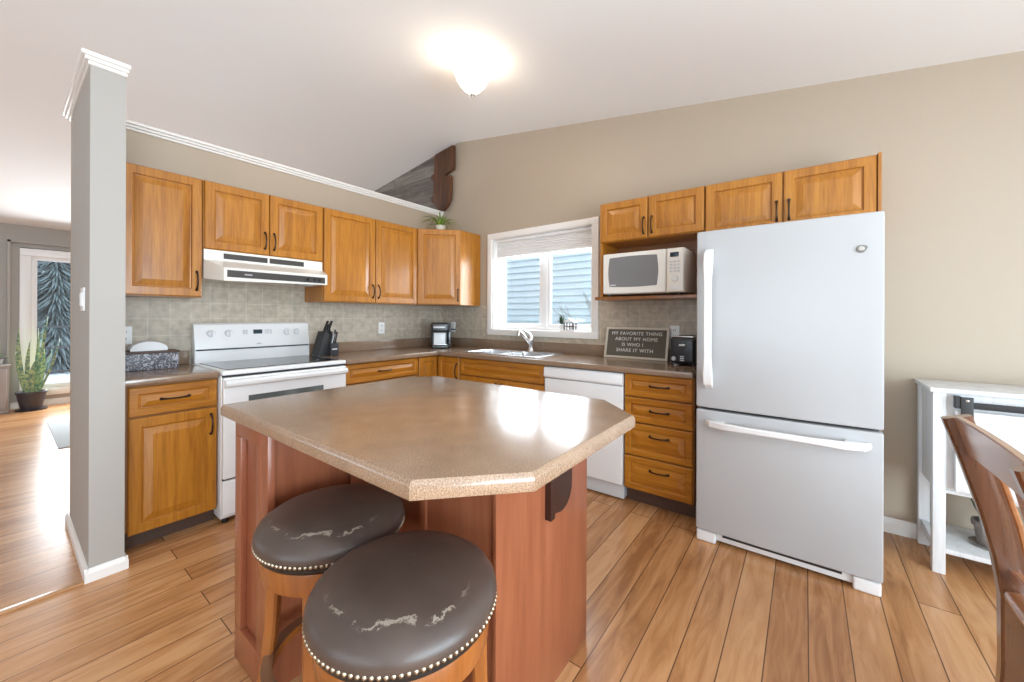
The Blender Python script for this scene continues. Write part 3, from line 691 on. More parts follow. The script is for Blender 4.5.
t = basecab('drawer_base_cabinet', 'oak base cabinet of four drawers between dishwasher and refrigerator', 'R', 2.456, 2.895)
zs = [0.110, 0.334, 0.556, 0.726, 0.882]
for i in range(4):
    a, b = zs[3 - i], zs[4 - i]
    cab_front(t, 'drawer', 2.462, 2.889, a + (0.004 if a > .2 else 0), b - 0.004, YB - .001, (2.690, (a + b) / 2 + (0.035 if i > 1 else 0.004), 'X', 0.115))

# worktops
def nose(bm, pts, z0, z1): pass
t = Thing('worktop', 'short brown laminate worktop between the wall end and the range', 'countertop', (-2.57, -0.3, CT0), 'L')
t.part('slab', B(-2.7815, -2.3635, -0.636, -0.0085, CT0, CT1, bev=0.010, seg=3), 'counter')
t.part('backsplash_lip', B(-2.7815, -2.3635, -0.028, -0.0085, CT1, 1.012, bev=0.004), 'counter')
t = Thing('worktop', 'long L-shaped brown laminate worktop around the sink corner', 'countertop', (-0.4, -0.4, CT0), 'L')
SX0, SX1, SY0, SY1 = -0.545, -0.085, -1.70, -0.87      # sink cut-out
bm = NB()
def slab(bm, poly): prism(bm, poly, 'Z', CT0, CT1)
# front edge strip is bevelled; the slab is laid out around the sink opening
slab(bm, [(-1.558, -0.0085), (-1.558, -0.626), (-0.636, -0.626), (-0.636, -0.0085)])
slab(bm, [(-0.636, -0.0085), (-0.636, SY1), (-0.0085, SY1), (-0.0085, -0.0085)])
slab(bm, [(-0.626, SY1), (-0.626, SY0), (SX0, SY0), (SX0, SY1)])
slab(bm, [(SX1, SY1), (SX1, SY0), (-0.0085, SY0), (-0.0085, SY1)])
slab(bm, [(-0.626, SY0), (-0.626, -2.895), (-0.0085, -2.895), (-0.0085, SY0)])
t.part('slab', bm, 'counter')
bm = NB(); sweep(bm, [(-1.558, -0.627, (CT0 + CT1) / 2), (-0.627, -0.627, (CT0 + CT1) / 2), (-0.627, -2.895, (CT0 + CT1) / 2)], 0.020, CT1 - CT0 + .0006, side=(0, 1, 0), bev=0.007) if False else None
box(bm, -1.558, -0.616, -0.640, -0.6255, CT0, CT1 + .0004, bev=0.006, seg=3); box(bm, -0.640, -0.6255, -2.895, -0.6255, CT0, CT1 + .0004, bev=0.006, seg=3)
t.part('front_edge', bm, 'counter')
bm = NB(); box(bm, -1.558, -0.0085, -0.028, -0.0085, CT1, 1.014, bev=0.004); box(bm, -0.028, -0.0085, -2.895, -0.028, CT1, 1.014, bev=0.004)
t.part('backsplash_lip', bm, 'counter')

# ------------------------------------------------------------------ sink and faucet
t = Thing('kitchen_sink', 'double bowl stainless steel sink set in the worktop under the window', 'sink', (-0.3, -1.27, CT1))
bm = NB(); zr = CT1 + 0.004
bowls = [(-1.26, -0.91), (-1.66, -1.31)]
x0, x1 = SX0 + .03, SX1 - .07
def bowl(bm, y0, y1):
    lv = []
    for (ins, z) in ((0, zr), (0.006, zr - 0.006), (0.012, zr - 0.15), (0.04, zr - 0.175)):
        a, b, c, d_ = x0 + ins, x1 - ins, y0 + ins, y1 - ins; r = 0.05; ring = []
        for (cx, cy, s) in ((b - r, d_ - r, 0), (a + r, d_ - r, 1), (a + r, c + r, 2), (b - r, c + r, 3)):
            for k in range(5):
                an = (s + k / 4) * PI / 2; ring.append(bm.verts.new((cx + r * math.cos(an), cy + r * math.sin(an), z)))
        lv.append(ring)
    n = len(lv[0])
    for p, q in zip(lv, lv[1:]):
        for k in range(n): bm.faces.new((p[(k + 1) % n], p[k], q[k], q[(k + 1) % n]))
    bm.faces.new(lv[-1])
    return lv[0]
r1 = bowl(bm, *bowls[1]); r0 = bowl(bm, *bowls[0])
t.part('bowls', bm, 'steel')
bm = NB()
X0, X1, Y0, Y1 = SX0 - .012, SX1 + .012, SY0 - .012, SY1 + .012
for (a, b, c, d_) in ((X0, x0 + .004, Y0, Y1), (x1 - .004, X1, Y0, Y1), (x0 + .004, x1 - .004, Y0, bowls[1][0] + .004), (x0 + .004, x1 - .004, bowls[1][1] - .004, bowls[0][0] + .004), (x0 + .004, x1 - .004, bowls[0][1] - .004, Y1)):
    box(bm, a, b, c, d_, CT1 + .0005, zr + .003, bev=0.0015, seg=1)
t.part('rim', bm, 'steel')
for (c, d_) in bowls: t.part('drain', lathe(NB(), [(0.04, 0), (0.04, 0.004), (0.02, 0.002)], ((x0 + x1) / 2, (c + d_) / 2, zr - 0.174), 20), 'chrome')
t = Thing('faucet', 'chrome single lever faucet standing behind the sink bowls', 'faucet', (-0.11, -1.36, CT1 + .004))
fx, fy, fz = -0.115, -1.36, zr + .003
bm = NB(); lathe(bm, [(0.032, 0), (0.030, 0.012), (0.022, 0.022), (0.021, 0.09), (0.024, 0.10), (0.024, 0.125), (0.014, 0.14)], (fx, fy, fz), 20); t.part('body', bm, 'chrome')
bm = NB(); tube(bm, [(fx, fy, fz + .06), (fx - .05, fy + .03, fz + .125), (fx - .085, fy + .045, fz + .170), (fx - .115, fy + .058, fz + .182)], [0.016, 0.015, 0.016, 0.017], 12); t.part('spout', bm, 'chrome')
bm = NB(); tube(bm, [(fx - .112, fy + .057, fz + .194), (fx - .122, fy + .062, fz + .148)], [0.019, 0.017], 14); t.part('spray_head', bm, 'nickel')
bm = NB(); tube(bm, [(fx, fy, fz + .135), (fx - .012, fy + .008, fz + .165), (fx - .055, fy + .035, fz + .200)], [0.014, 0.010, 0.007], 10); t.part('lever', bm, 'chrome')

# ------------------------------------------------------------------ range and hood
RX0, RX1 = -2.358, -1.580
t = Thing('range', 'white freestanding electric range with black glass cooktop', 'stove', ((RX0 + RX1) / 2, -0.35, 0))
t.part('body', B(RX0, RX1, -0.640, -0.02, 0.03, 0.895, bev=0.004), 'white_enamel')
t.part('cooktop_frame', B(RX0 - .001, RX1 + .001, -0.672, -0.02, 0.896, 0.924, bev=0.009, seg=3), 'white_enamel')
ct = t.part('cooktop', B(RX0 + .03, RX1 - .03, -0.630, -0.105, 0.9245, 0.928, bev=0.0012, seg=1), 'black_glass')
for (x, y, r) in ((RX0 + .21, -.49, .105), (RX1 - .21, -.49, .085), (RX0 + .21, -.24, .08), (RX1 - .21, -.24, .10)):
    t.part('burner_ring', lathe(NB(), [(r, 0.928), (r, 0.9283), (r - .004, 0.9283), (r - .004, 0.928)], (x, y, 0), 40, cap=False), 'grey_plastic', ct)
bg_ = t.part('backguard', prism(NB(), [(-0.02, 0.924), (-0.105, 0.924), (-0.100, 1.01), (-0.105, 1.022), (-0.075, 1.190), (-0.05, 1.203), (-0.02, 1.200)], 'X', RX0 + .004, RX1 - .004, bev=0.004), 'white_enamel')
t.part('vent_slot', B(RX0 + .012, RX1 - .012, -0.1085, -0.09, 1.010, 1.019), 'gap', bg_)
def on_guard(z): return -0.105 + 0.030 * (z - 1.022) / 0.168
for x in (RX0 + .10, RX0 + .205, RX1 - .175, RX1 - .10):
    k = lathe_y(NB(), (x, on_guard(1.125) + .001, 1.125), 0.024, 0.022, 20); o = t.part('knob', k, 'white_enamel', bg_)
    t.part('knob_ring', lathe_y(NB(), (x, on_guard(1.125) + .0015, 1.125), 0.030, 0.003, 24), 'light_grey', bg_)
    bm = NB(); box(bm, x - .004, x + .004, on_guard(1.125) - .028, on_guard(1.125) - .018, 1.105, 1.145, bev=0.002); t.part('pointer', bm, 'light_grey', o)
t.part('display', B(-1.995, -1.935, on_guard(1.13) - .004, on_guard(1.13) + .01, 1.118, 1.150), 'display', bg_)
for i in range(5): t.part('button', B(-2.045 - .018 * (i % 2) if i < 2 else -1.915 + .018 * (i - 2), -2.033 - .018 * (i % 2) if i < 2 else -1.903 + .018 * (i - 2), on_guard(1.13) - .003, on_guard(1.13) + .01, 1.115, 1.15, bev=.001), 'light_grey', bg_)
t.part('nameplate', B(-1.975, -1.945, on_guard(1.045) - .002, on_guard(1.045) + .01, 1.040, 1.048), 'grey_plastic', bg_)
dr = t.part('oven_door', B(RX0 + .003, RX1 - .003, -0.678, -0.641, 0.275, 0.882, bev=0.008, seg=3), 'white_enamel')
t.part('door_window', B(-2.225, -1.755, -0.6795, -0.67, 0.44, 0.762, bev=0.003), 'oven_glass', dr)
bm = NB(); prism(bm, [(-0.676, 0.872), (-0.705, 0.868), (-0.716, 0.852), (-0.712, 0.836), (-0.695, 0.826), (-0.676, 0.822)], 'X', RX0 + .006, RX1 - .006, bev=0.003); t.part('door_handle', bm, 'white_enamel', dr)
t.part('seam', B(RX0 + .004, RX1 - .004, -0.66, -0.641, 0.884, 0.8955), 'gap')
t.part('drawer', B(RX0 + .003, RX1 - .003, -0.672, -0.641, 0.055, 0.262, bev=0.008, seg=3), 'white_enamel')
t.part('drawer_seam', B(RX0 + .006, RX1 - .006, -0.650, -0.641, 0.263, 0.274), 'gap')
for x in (RX0 + .03, RX1 - .03):
    for y in (-0.62, -0.06): t.part('foot', lathe(NB(), [(0.018, 0.0), (0.018, 0.03)], (x, y, 0.0005), 12), 'black')

t = Thing('range_hood', 'almond white range hood with black vents under the short cabinet', 'range hood', (-1.98, -0.25, 1.485))
bm = NB()
# body: box below the cabinet, flaring forward into a lip
pts_b = [(-2.368, -0.009), (-2.368, -0.325), (-2.302, -0.495), (-1.640, -0.495), (-1.590, -0.325), (-1.590, -0.009)]
prism(bm, [(-2.362, -0.009), (-2.362, -0.325), (-1.590, -0.325), (-1.590, -0.009)], 'Z', 1.500, 1.6885)
lo = [bm.verts.new((x, y, z)) for x, y, z in ((-2.362, -0.325, 1.497), (-2.302, -0.495, 1.478), (-1.636, -0.495, 1.494), (-1.590, -0.325, 1.497))]
hi = [bm.verts.new((x, y, z)) for x, y, z in ((-2.362, -0.325, 1.622), (-2.302, -0.495, 1.562), (-1.636, -0.495, 1.570), (-1.590, -0.325, 1.622))]
fs = [bm.faces.new(lo), bm.faces.new(hi)]
for i in range(4): fs.append(bm.faces.new((lo[i], lo[(i + 1) % 4], hi[(i + 1) % 4], hi[i])))
bmesh.ops.recalc_face_normals(bm, faces=fs)
t.part('body', bm, 'almond')
for (a, b) in ((-2.255, -1.990), (-1.975, -1.735)):
    v = t.part('vent', B(a, b, -0.3285, -0.32, 1.636, 1.672), 'charcoal')
t.part('control_strip', B(-2.285, -1.655, -0.4985, -0.49, 1.503, 1.548), 'charcoal')
for x in (-1.70, -1.735, -1.785): t.part('switch', B(x - .012, x + .012, -0.502, -0.4985, 1.514, 1.537, bev=.002), 'black')
t.part('nameplate', B(-2.19, -2.145, -0.4995, -0.4985, 1.521, 1.529), 'grey_plastic')
t.part('lamp_lens', B(-1.81, -1.71, -0.42, -0.34, 1.486, 1.4975, bev=.003), 'grey_plastic')

# ------------------------------------------------------------------ dishwasher
t = Thing('dishwasher', 'white dishwasher between the sink cabinet and drawer cabinet', 'dishwasher', (2.13, -0.3, 0), 'R')
t.part('tub', B(1.832, 2.452, -0.575, -0.02, 0.02, 0.880), 'grey_plastic')
d = t.part('door', B(1.832, 2.452, -0.622, -0.576, 0.118, 0.786, bev=0.006, seg=3), 'white_enamel')
bm = NB(); prism(bm, [(-0.576, 0.874), (-0.618, 0.874), (-0.628, 0.860), (-0.634, 0.806), (-0.628, 0.793), (-0.610, 0.789), (-0.576, 0.789)], 'X', 1.830, 2.453, bev=0.003); t.part('control_panel', bm, 'white_enamel')
t.part('kick_plate', B(1.834, 2.450, -0.585, -0.55, 0.012, 0.110, bev=.004), 'light_grey')

# ------------------------------------------------------------------ refrigerator
t = Thing('refrigerator', 'white two door refrigerator with bottom freezer drawer', 'refrigerator', (3.33, -0.4, 0), 'R')
FX0, FX1 = 2.944, 3.717
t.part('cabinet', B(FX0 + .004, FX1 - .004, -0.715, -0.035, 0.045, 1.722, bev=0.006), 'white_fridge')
def door_bm(z0, z1):
    bm = NB(); n = 12; poly = []
    for i in range(n + 1):
        u = i / n; x = FX0 + (FX1 - FX0) * u; poly.append((x, -0.782 - 0.009 * (1 - (2 * u - 1) ** 2)))
    poly += [(FX1, -0.722), (FX0, -0.722)]
    prism(bm, poly, 'Z', z0, z1)
    ed = [e for e in bm.edges if (abs(e.verts[0].co.z - z0) < 1e-5) == (abs(e.verts[1].co.z - z0) < 1e-5) or abs(e.verts[0].co.x - FX0) < 1e-5 or abs(e.verts[0].co.x - FX1) < 1e-5]
    ed = [e for e in bm.edges if e.calc_face_angle(0) > 0.8]
    bmesh.ops.bevel(bm, geom=ed, offset=0.011, segments=3, profile=0.6, affect='EDGES')
    return bm
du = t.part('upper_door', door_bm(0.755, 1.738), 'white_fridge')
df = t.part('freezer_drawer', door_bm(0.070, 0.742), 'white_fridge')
t.part('gasket', B(FX0 + .012, FX1 - .012, -0.735, -0.714, 0.09, 1.722), 'gap')
hx = 3.012
bm = NB(); zz = [0.875, 0.90, 0.95, 1.02, 1.25, 1.48, 1.55, 1.60, 1.625]
sweep(bm, [(hx, -0.800, 0.872), (hx, -0.825, 0.895), (hx, -0.838, 0.95), (hx, -0.842, 1.05), (hx, -0.842, 1.45), (hx, -0.838, 1.55), (hx, -0.825, 1.605), (hx, -0.800, 1.628)], [0.040, 0.048, 0.048, 0.038, 0.038, 0.048, 0.048, 0.040], [0.012, 0.022, 0.03, 0.024, 0.024, 0.03, 0.022, 0.012], side=(1, 0, 0), bev=0.0055)
box(bm, hx - .016, hx + .016, -0.832, -0.785, 0.90, 0.965, bev=0.006); box(bm, hx - .016, hx + .016, -0.832, -0.785, 1.535, 1.60, bev=0.006)
t.part('handle', bm, 'white_enamel', du)
bm = NB(); z = 0.678
sweep(bm, [(3.000, -0.793, z), (3.022, -0.822, z), (3.09, -0.846, z), (3.20, -0.852, z), (3.47, -0.852, z), (3.58, -0.846, z), (3.648, -0.822, z), (3.670, -0.793, z)], [0.030, 0.036, 0.036, 0.030, 0.030, 0.036, 0.036, 0.030], [0.012, 0.022, 0.028, 0.022, 0.022, 0.028, 0.022, 0.012], side=(0, 0, 1), bev=0.0055)
box(bm, 3.02, 3.09, -0.838, -0.785, z - .016, z + .016, bev=.006); box(bm, 3.58, 3.65, -0.838, -0.785, z - .016, z + .016, bev=.006)
t.part('handle', bm, 'white_enamel', df)
by = -0.789; bx, bz = 3.637, 1.573
bm = lathe_y(NB(), (bx, by, bz), 0.017, 0.004, 20); lathe_y(bm, (bx + .012, by, bz + .006), 0.010, 0.0035, 16)
bd = t.part('badge', bm, 'pewter', du)
t.part('badge_face', lathe_y(NB(), (bx + .001, by - .004, bz + .002), 0.011, 0.0012, 16), 'nickel', bd)
t.part('grille', B(FX0 + .10, FX1 - .10, -0.752, -0.70, 0.018, 0.066, bev=.004), 'white_enamel')
t.part('grille_slot', B(FX0 + .13, FX1 - .14, -0.7535, -0.745, 0.044, 0.056), 'gap')
for (a, b) in ((FX0 + .004, FX0 + .10), (FX1 - .10, FX1 - .004)):
    bm = NB(); box(bm, a - .003, b, -0.772, -0.70, 0.0005, 0.062, bev=.010, seg=3)
    t.part('foot', bm, 'white_enamel')
for x in (FX0 + .05, FX1 - .05): t.part('rear_foot', B(x - .02, x + .02, -0.12, -0.08, 0.0005, 0.046), 'black')

# ------------------------------------------------------------------ island
t = Thing('kitchen_island', 'cherry red kitchen island with brown speckled top and clipped corners', 'kitchen island', (-2.1, -2.3, 0))
IX0, IX1, IY0, IY1 = -2.646, -1.640, -2.962, -1.642
poly = [(IX0, IY1), (IX0, -2.780), (-2.450, IY0), (-1.820, IY0), (IX1, -2.775), (IX1, -1.76), (-1.75, IY1)]
def inset(poly, d):
    n = len(poly); out = []
    area2 = sum(poly[i][0] * poly[(i + 1) % n][1] - poly[(i + 1) % n][0] * poly[i][1] for i in range(n)); sg = 1 if area2 > 0 else -1
    for i in range(n):
        p0, p1, p2 = Vector(poly[i - 1]), Vector(poly[i]), Vector(poly[(i + 1) % n])
        e1 = (p1 - p0).normalized(); e2 = (p2 - p1).normalized()
        n1 = Vector((-e1.y, e1.x)) * sg; n2 = Vector((-e2.y, e2.x)) * sg
        b = (n1 + n2).normalized(); out.append(tuple(p1 + b * d / max(0.3, b.dot(n1))))
    return out
def loft_poly(bm, levels):
    rings = [[bm.verts.new((x, y, z)) for x, y in pl] for pl, z in levels]; n = len(rings[0]); fs = [bm.faces.new(rings[0]), bm.faces.new(rings[-1])]
    for a, b in zip(rings, rings[1:]):
        for k in range(n): fs.append(bm.faces.new((a[k], a[(k + 1) % n], b[(k + 1) % n], b[k])))
    bmesh.ops.recalc_face_normals(bm, faces=fs); return bm
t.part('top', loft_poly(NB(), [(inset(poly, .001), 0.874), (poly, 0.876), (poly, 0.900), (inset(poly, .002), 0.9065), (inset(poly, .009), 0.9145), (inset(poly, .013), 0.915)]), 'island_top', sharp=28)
# body: cabinet at the back, leg block at the front right; the corner under the overhang stays open for stools
BZ = 0.8735
bm = NB()
prism(bm, [(-2.612, -1.755), (-2.612, -2.025), (-2.318, -2.025), (-2.318, -2.738), (-1.770, -2.738), (-1.770, -1.755)], 'Z', 0.0, BZ)
t.part('body', bm, 'cherry')
# framed end panel facing the stools side
def frame_panel_x(bm, x, y0, y1, z0, z1, fw, t_):
    for a in ((y0, y1, z0, z0 + fw * 2.2), (y0, y1, z1 - fw, z1), (y0, y0 + fw, z0 + fw * 2.2, z1 - fw), (y1 - fw, y1, z0 + fw * 2.2, z1 - fw)):
        box(bm, x - t_, x, a[0], a[1], a[2], a[3], bev=0.004)
    return bm
t.part('end_panel', frame_panel_x(NB(), -2.6115, -2.006, -1.757, 0.001, BZ - .001, 0.055, 0.022), 'cherry')
t.part('corner_post', B(-2.634, -2.610, -2.046, -2.0065, 0.001, BZ - .001, bev=.004), 'cherry')
t.part('trim_strip', B(-2.348, -2.3185, -2.090, -2.046, 0.001, BZ - .001, bev=.004), 'cherry')
t.part('trim_strip', B(-2.330, -2.3185, -2.46, -2.43, 0.001, BZ - .001, bev=.003), 'cherry')
t.part('front_panel', B(-2.326, -1.764, -2.752, -2.7385, 0.001, BZ - .001, bev=.003), 'cherry')
# dark bracket under the front overhang
k = t.part('bracket', B(-2.074, -2.046, -2.776, -2.7525, 0.588, BZ - .001, bev=.003), 'cherry_dark')
bm = NB(); pl = [(-2.035, BZ - .002), (-2.035, 0.60)]
for i in range(7): a = -PI / 2 * 1; 
pl = [(-2.038, BZ - .002), (-2.038, 0.596), (-1.985, 0.585)] + [(-1.985 + 0.075 * math.sin(q * PI / 12), 0.66 - 0.075 * math.cos(q * PI / 12)) for q in range(1, 7)] + [(-1.910, BZ - .002)]
prism(bm, pl, 'Y', -2.764, -2.7525); t.part('bracket_plate', bm, 'cherry_dark')
bm = NB(); prism(bm, [(-1.764, 0.845), (-1.764, BZ - .001), (-1.70, BZ - .001), (-1.715, 0.858)], 'Y', -2.60, -2.40); t.part('bracket', bm, 'cherry_dark')

# ------------------------------------------------------------------ stools
def stool(cx, cy, rot, label):
    t = Thing('bar_stool', label, 'stool', (cx, cy, 0), 'L', 'leather bar stools at the island')
    R = 0.2085
    prof = [(0.0005, 0.688), (0.06, 0.687), (0.11, 0.684), (0.150, 0.678), (0.180, 0.669), (0.198, 0.657), (0.206, 0.644), (R, 0.632), (0.206, 0.622), (0.200, 0.612), (0.0005, 0.612)][::-1]
    s = t.part('seat', lathe(NB(), [(r_, z - 0.62) for r_, z in prof], (cx, cy, 0), 64, cap=False), 'leather', sharp=60); s.location = (0, 0, 0.62)
    t.part('seat_band', lathe(NB(), [(0.194, 0.598), (0.199, 0.601), (0.2005, 0.6125), (0.185, 0.6125), (0.185, 0.598), (0.194, 0.598)], (cx, cy, 0), 64, cap=False), 'black')
    nm = None
    for i in range(100):
        a = 2 * PI * i / 100; p = Vector((0.2045 * math.cos(a), 0.2045 * math.sin(a), 0.001))
        if nm is None:
            bm = NB(); bmesh.ops.create_uvsphere(bm, u_segments=8, v_segments=5, radius=0.0052)
            o = finish('nailhead', bm, 'brass'); nm = o.data
        else:
            o = bpy.data.objects.new('nailhead', nm); COL.objects.link(o)
        o.parent = s; o.location = p
    t.part('swivel', lathe(NB(), [(0.11, 0.585), (0.11, 0.599)], (cx, cy, 0), 28), 'black_matte')
    t.part('apron', lathe(NB(), [(0.184, 0.532), (0.188, 0.535), (0.193, 0.586), (0.191, 0.593), (0.165, 0.593), (0.160, 0.532), (0.184, 0.532)], (cx, cy, 0), 64, cap=False), 'stool_wood')
    for q in range(4):
        a = rot + q * PI / 2; c, sn = math.cos(a), math.sin(a)
        top = Vector((cx + 0.166 * c, cy + 0.166 * sn, 0.560)); bot = Vector((cx + 0.225 * c, cy + 0.225 * sn, 0.0))
        bm = NB(); P = [top.lerp(bot, u) + Vector((c, sn, 0)) * (-0.016 * math.sin(PI * u)) for u in (0, .2, .4, .6, .8, 1.0)]
        sweep(bm, P, [0.048, 0.045, 0.042, 0.040, 0.040, 0.042], [0.036, 0.034, 0.032, 0.031, 0.032, 0.036], side=(-sn, c, 0), bev=0.006)
        for v in bm.verts:
            if v.co.z < 0.012: v.co.z = 0.0005
        t.part('leg', bm, 'stool_wood')
    bm = NB(); n = 48; rr = 0.172
    sweep(bm, [(cx + rr * math.cos(2 * PI * i / n), cy + rr * math.sin(2 * PI * i / n), 0.245) for i in range(n)], 0.024, 0.030, side=(0, 0, 1), closed=True, bev=.005)
    ring = t.part('foot_ring', bm, 'stool_wood')
    t.part('foot_ring_cap', lathe(NB(), [(rr - .014, 0.2580), (rr + .0155, 0.2580), (rr + .0155, 0.2615), (rr - .014, 0.2615), (rr - .014, 0.2580)], (cx, cy, 0), 56, cap=False), 'brass', ring, label='brass footrest strip')
stool(-2.543, -2.290, math.radians(45), 'round dark leather bar stool half hidden behind another, nearer the range')
stool(-2.597, -2.707, math.radians(45), 'round dark leather bar stool with long pale scuff, unobstructed in view')

# ------------------------------------------------------------------ ceiling lamp
lx, ly = -1.195, -1.60
cz = zc(ly)
t = Thing('ceiling_lamp', 'semi flush ceiling lamp with lit frosted glass bell and nickel finial', 'lamp', (lx, ly, cz))
bm = lathe(NB(), [(0.068, 0.012), (0.070, 0.0), (0.066, -0.020), (0.050, -0.030), (0.02, -0.034), (0.012, -0.034), (0.012, -0.16)], (lx, ly, cz), 32); t.part('canopy', bm, 'pewter')
bm = NB(); N = 28
pr = [(0.122, -0.085), (0.126, -0.09), (0.124, -0.105), (0.112, -0.140), (0.090, -0.180), (0.060, -0.215), (0.028, -0.240), (0.010, -0.246), (0.010, -0.242), (0.026, -0.236), (0.057, -0.211), (0.087, -0.176), (0.108, -0.138), (0.119, -0.104), (0.120, -0.09), (0.122, -0.085)]
lathe(bm, pr, (lx, ly, cz), 40, cap=False); t.part('glass_shade', bm, 'lamp_glass', sharp=60)
t.part('finial', lathe(NB(), [(0.004, -0.285), (0.008, -0.275), (0.006, -0.266), (0.016, -0.256), (0.018, -0.247), (0.006, -0.240)], (lx, ly, cz), 18), 'nickel')
for a in range(3):
    c, s_ = math.cos(a * 2.094), math.sin(a * 2.094)
    t.part('arm', tube(NB(), [(lx + .012 * c, ly + .012 * s_, cz - .05), (lx + .06 * c, ly + .06 * s_, cz - .065), (lx + .120 * c, ly + .120 * s_, cz - .088)], 0.005, 8), 'nickel')

# ------------------------------------------------------------------ carved ornament on the window wall above the partition
t = Thing('carved_wood_ornament', 'rust brown carved wooden post hung above the partition by the grey planks', 'carving', (-0.045, -0.02, 2.5))
bm = NB()
pl = [(-0.215, 3.205), (-0.215, 2.985), (-0.200, 2.962), (-0.165, 2.950), (-0.085, 2.925), (-0.085, 2.900), (-0.160, 2.905), (-0.175, 2.885), (-0.170, 2.70), (-0.155, 2.62), (-0.115, 2.555), (-0.05, 2.515), (0.0, 2.515), (0.045, 2.545), (0.085, 2.60), (0.12, 2.625),
      (0.155, 2.64), (0.165, 2.675), (0.145, 2.705), (0.115, 2.715), (0.115, 2.90), (0.150, 2.905), (0.165, 2.935), (0.150, 2.965), (0.105, 2.975), (0.100, 3.165)]
prism(bm, [(y - .028, z - .03 * (z < 3.1)) for y, z in pl[::-1]], 'X', -0.062, -0.017, bev=0.010, seg=2); t.part('carved_body', bm, 'rust_wood')

# ------------------------------------------------------------------ electrical plates
def outlet(frame, x, z, label, w=0.070, h=0.115, kind='outlet'):
    t = Thing('wall_outlet' if kind == 'outlet' else 'light_switch', label, 'outlet' if kind == 'outlet' else 'switch', (x, -0.012, z), frame)
    y = -0.0085
    t.part('plate', B(x - w / 2, x + w / 2, y - .006, y, z - h / 2, z + h / 2, bev=.003), 'vinyl')
    if kind == 'outlet':
        for dz in (-.022, .022):
            o = t.part('receptacle', B(x - .017, x + .017, y - .008, y - .006, z + dz - .015, z + dz + .015, bev=.002), 'white_trim')
            bm = NB(); box(bm, x - .008, x - .005, y - .0085, y - .008, z + dz - .006, z + dz + .006); box(bm, x + .005, x + .008, y - .0085, y - .008, z + dz - .006, z + dz + .006); t.part('slots', bm, 'gap', o)
    return t
outlet('L', -2.684, 1.128, 'white outlet on the tile above the marbled box')
outlet('L', -0.826, 1.135, 'white outlet on the tile below the tall two door cabinet')
outlet('R', 0.205, 1.133, 'white outlet on the tile beside the coffee maker')
outlet('R', 2.630, 1.135, 'white outlet behind the black toaster')
t = Thing('light_switch', 'white light switch on the dim side of the wall end', 'switch', (-2.90, -0.54, 1.335))
t.part('plate', B(-2.911, -2.9045, -0.60, -0.485, 1.277, 1.393, bev=.002), 'vinyl')
for y in (-.568, -.517): t.part('rocker', B(-2.916, -2.911, y - .016, y + .016, 1.302, 1.368, bev=.002), 'vinyl')

# ------------------------------------------------------------------ things on the counters
z0 = CT1 + .0006
t = Thing('storage_box', 'dark marbled box on the short worktop beside the range', 'box', (-2.58, -0.18, z0))
bm = NB(); box(bm, -2.735, -2.468, -0.250, -0.095, z0, z0 + .100, bev=.004); t.part('box_body', bm, 'marbled')
bm = NB(); box(bm, -2.740, -2.463, -0.255, -0.090, z0 + .1005, z0 + .112, bev=.003); t.part('lid', bm, 'kick')
t = Thing('napkin_stack', 'arched pale fluted paper stack lying on top of the marbled box', 'napkins', (-2.6, -0.17, z0 + .1125))
bm = NB(); n = 14; zb = z0 + .1128; pl = [(-2.685, zb), (-2.515, zb)]
for i in range(n + 1): a = PI * i / n; pl.append((-2.600 + 0.088 * math.cos(a), zb + .006 + 0.052 * math.sin(a)))
for k in range(10): prism(bm, pl, 'Y', -0.205 + k * .009, -0.205 + k * .009 + .0075, bev=0.001, seg=1)
t.part('fluted_sheets', bm, 'white_paper')

t = Thing('knife_block', 'black knife block with knives and scissors right of the range', 'knife block', (-1.47, -0.2, z0))
kx, ky = -1.505, -0.20
bm = NB(); prism(bm, [(kx - .075, z0), (kx + .012, z0), (kx + .044, z0 + .165), (kx - .018, z0 + .205)], 'Y', ky + .075, ky - .045, bev=.004); 
t.part('block', bm, 'black_matte')
bm = NB(); box(bm, kx + .014, kx + .085, ky - .075, ky + .045, z0, z0 + .105, bev=.004); t.part('steak_block', bm, 'black_matte', label='low front block')
t.part('label_plate', B(kx + .028, kx + .070, ky - .0762, ky - .075, z0 + .050, z0 + .058), 'vinyl')
def knife(p, q, r=0.0085):
    p, q = Vector(p), Vector(q); bm = NB(); sweep(bm, [p, p.lerp(q, .5), q], [r * 2, r * 1.8, r * 2.3], [r * 1.4, r * 1.3, r * 1.5], side=(0, 1, 0), bev=.002); return bm
for i in range(4):
    y = ky - .025 + .026 * i; t.part('knife_handle', knife((kx + .012, y, z0 + .180), (kx + .050 + .006 * (i % 2), y, z0 + .290 - .016 * (i % 3)), .0095), 'black')
for i in range(2):
    for j in range(4):
        x = kx + .032 + .030 * i; y = ky - .06 + .03 * j
        t.part('knife_handle', knife((x, y, z0 + .104), (x + .016, y, z0 + .180 + .018 * ((i + j) % 3)), .007), 'grey_plastic' if (i + j) % 3 == 0 else 'black')
for (dx, dz) in ((-.005, 0), (.018, .006)):
    n = 14; bm = NB(); c = Vector((kx - .008 + dx, ky - .055, z0 + .232 + dz)); tube(bm, [c + Vector((.012 * math.cos(2 * PI * i / n) + .010 * math.sin(2 * PI * i / n), 0, .030 * math.sin(2 * PI * i / n))) for i in range(n)], .0045, 6, closed=True); t.part('scissor_loop', bm, 'black')

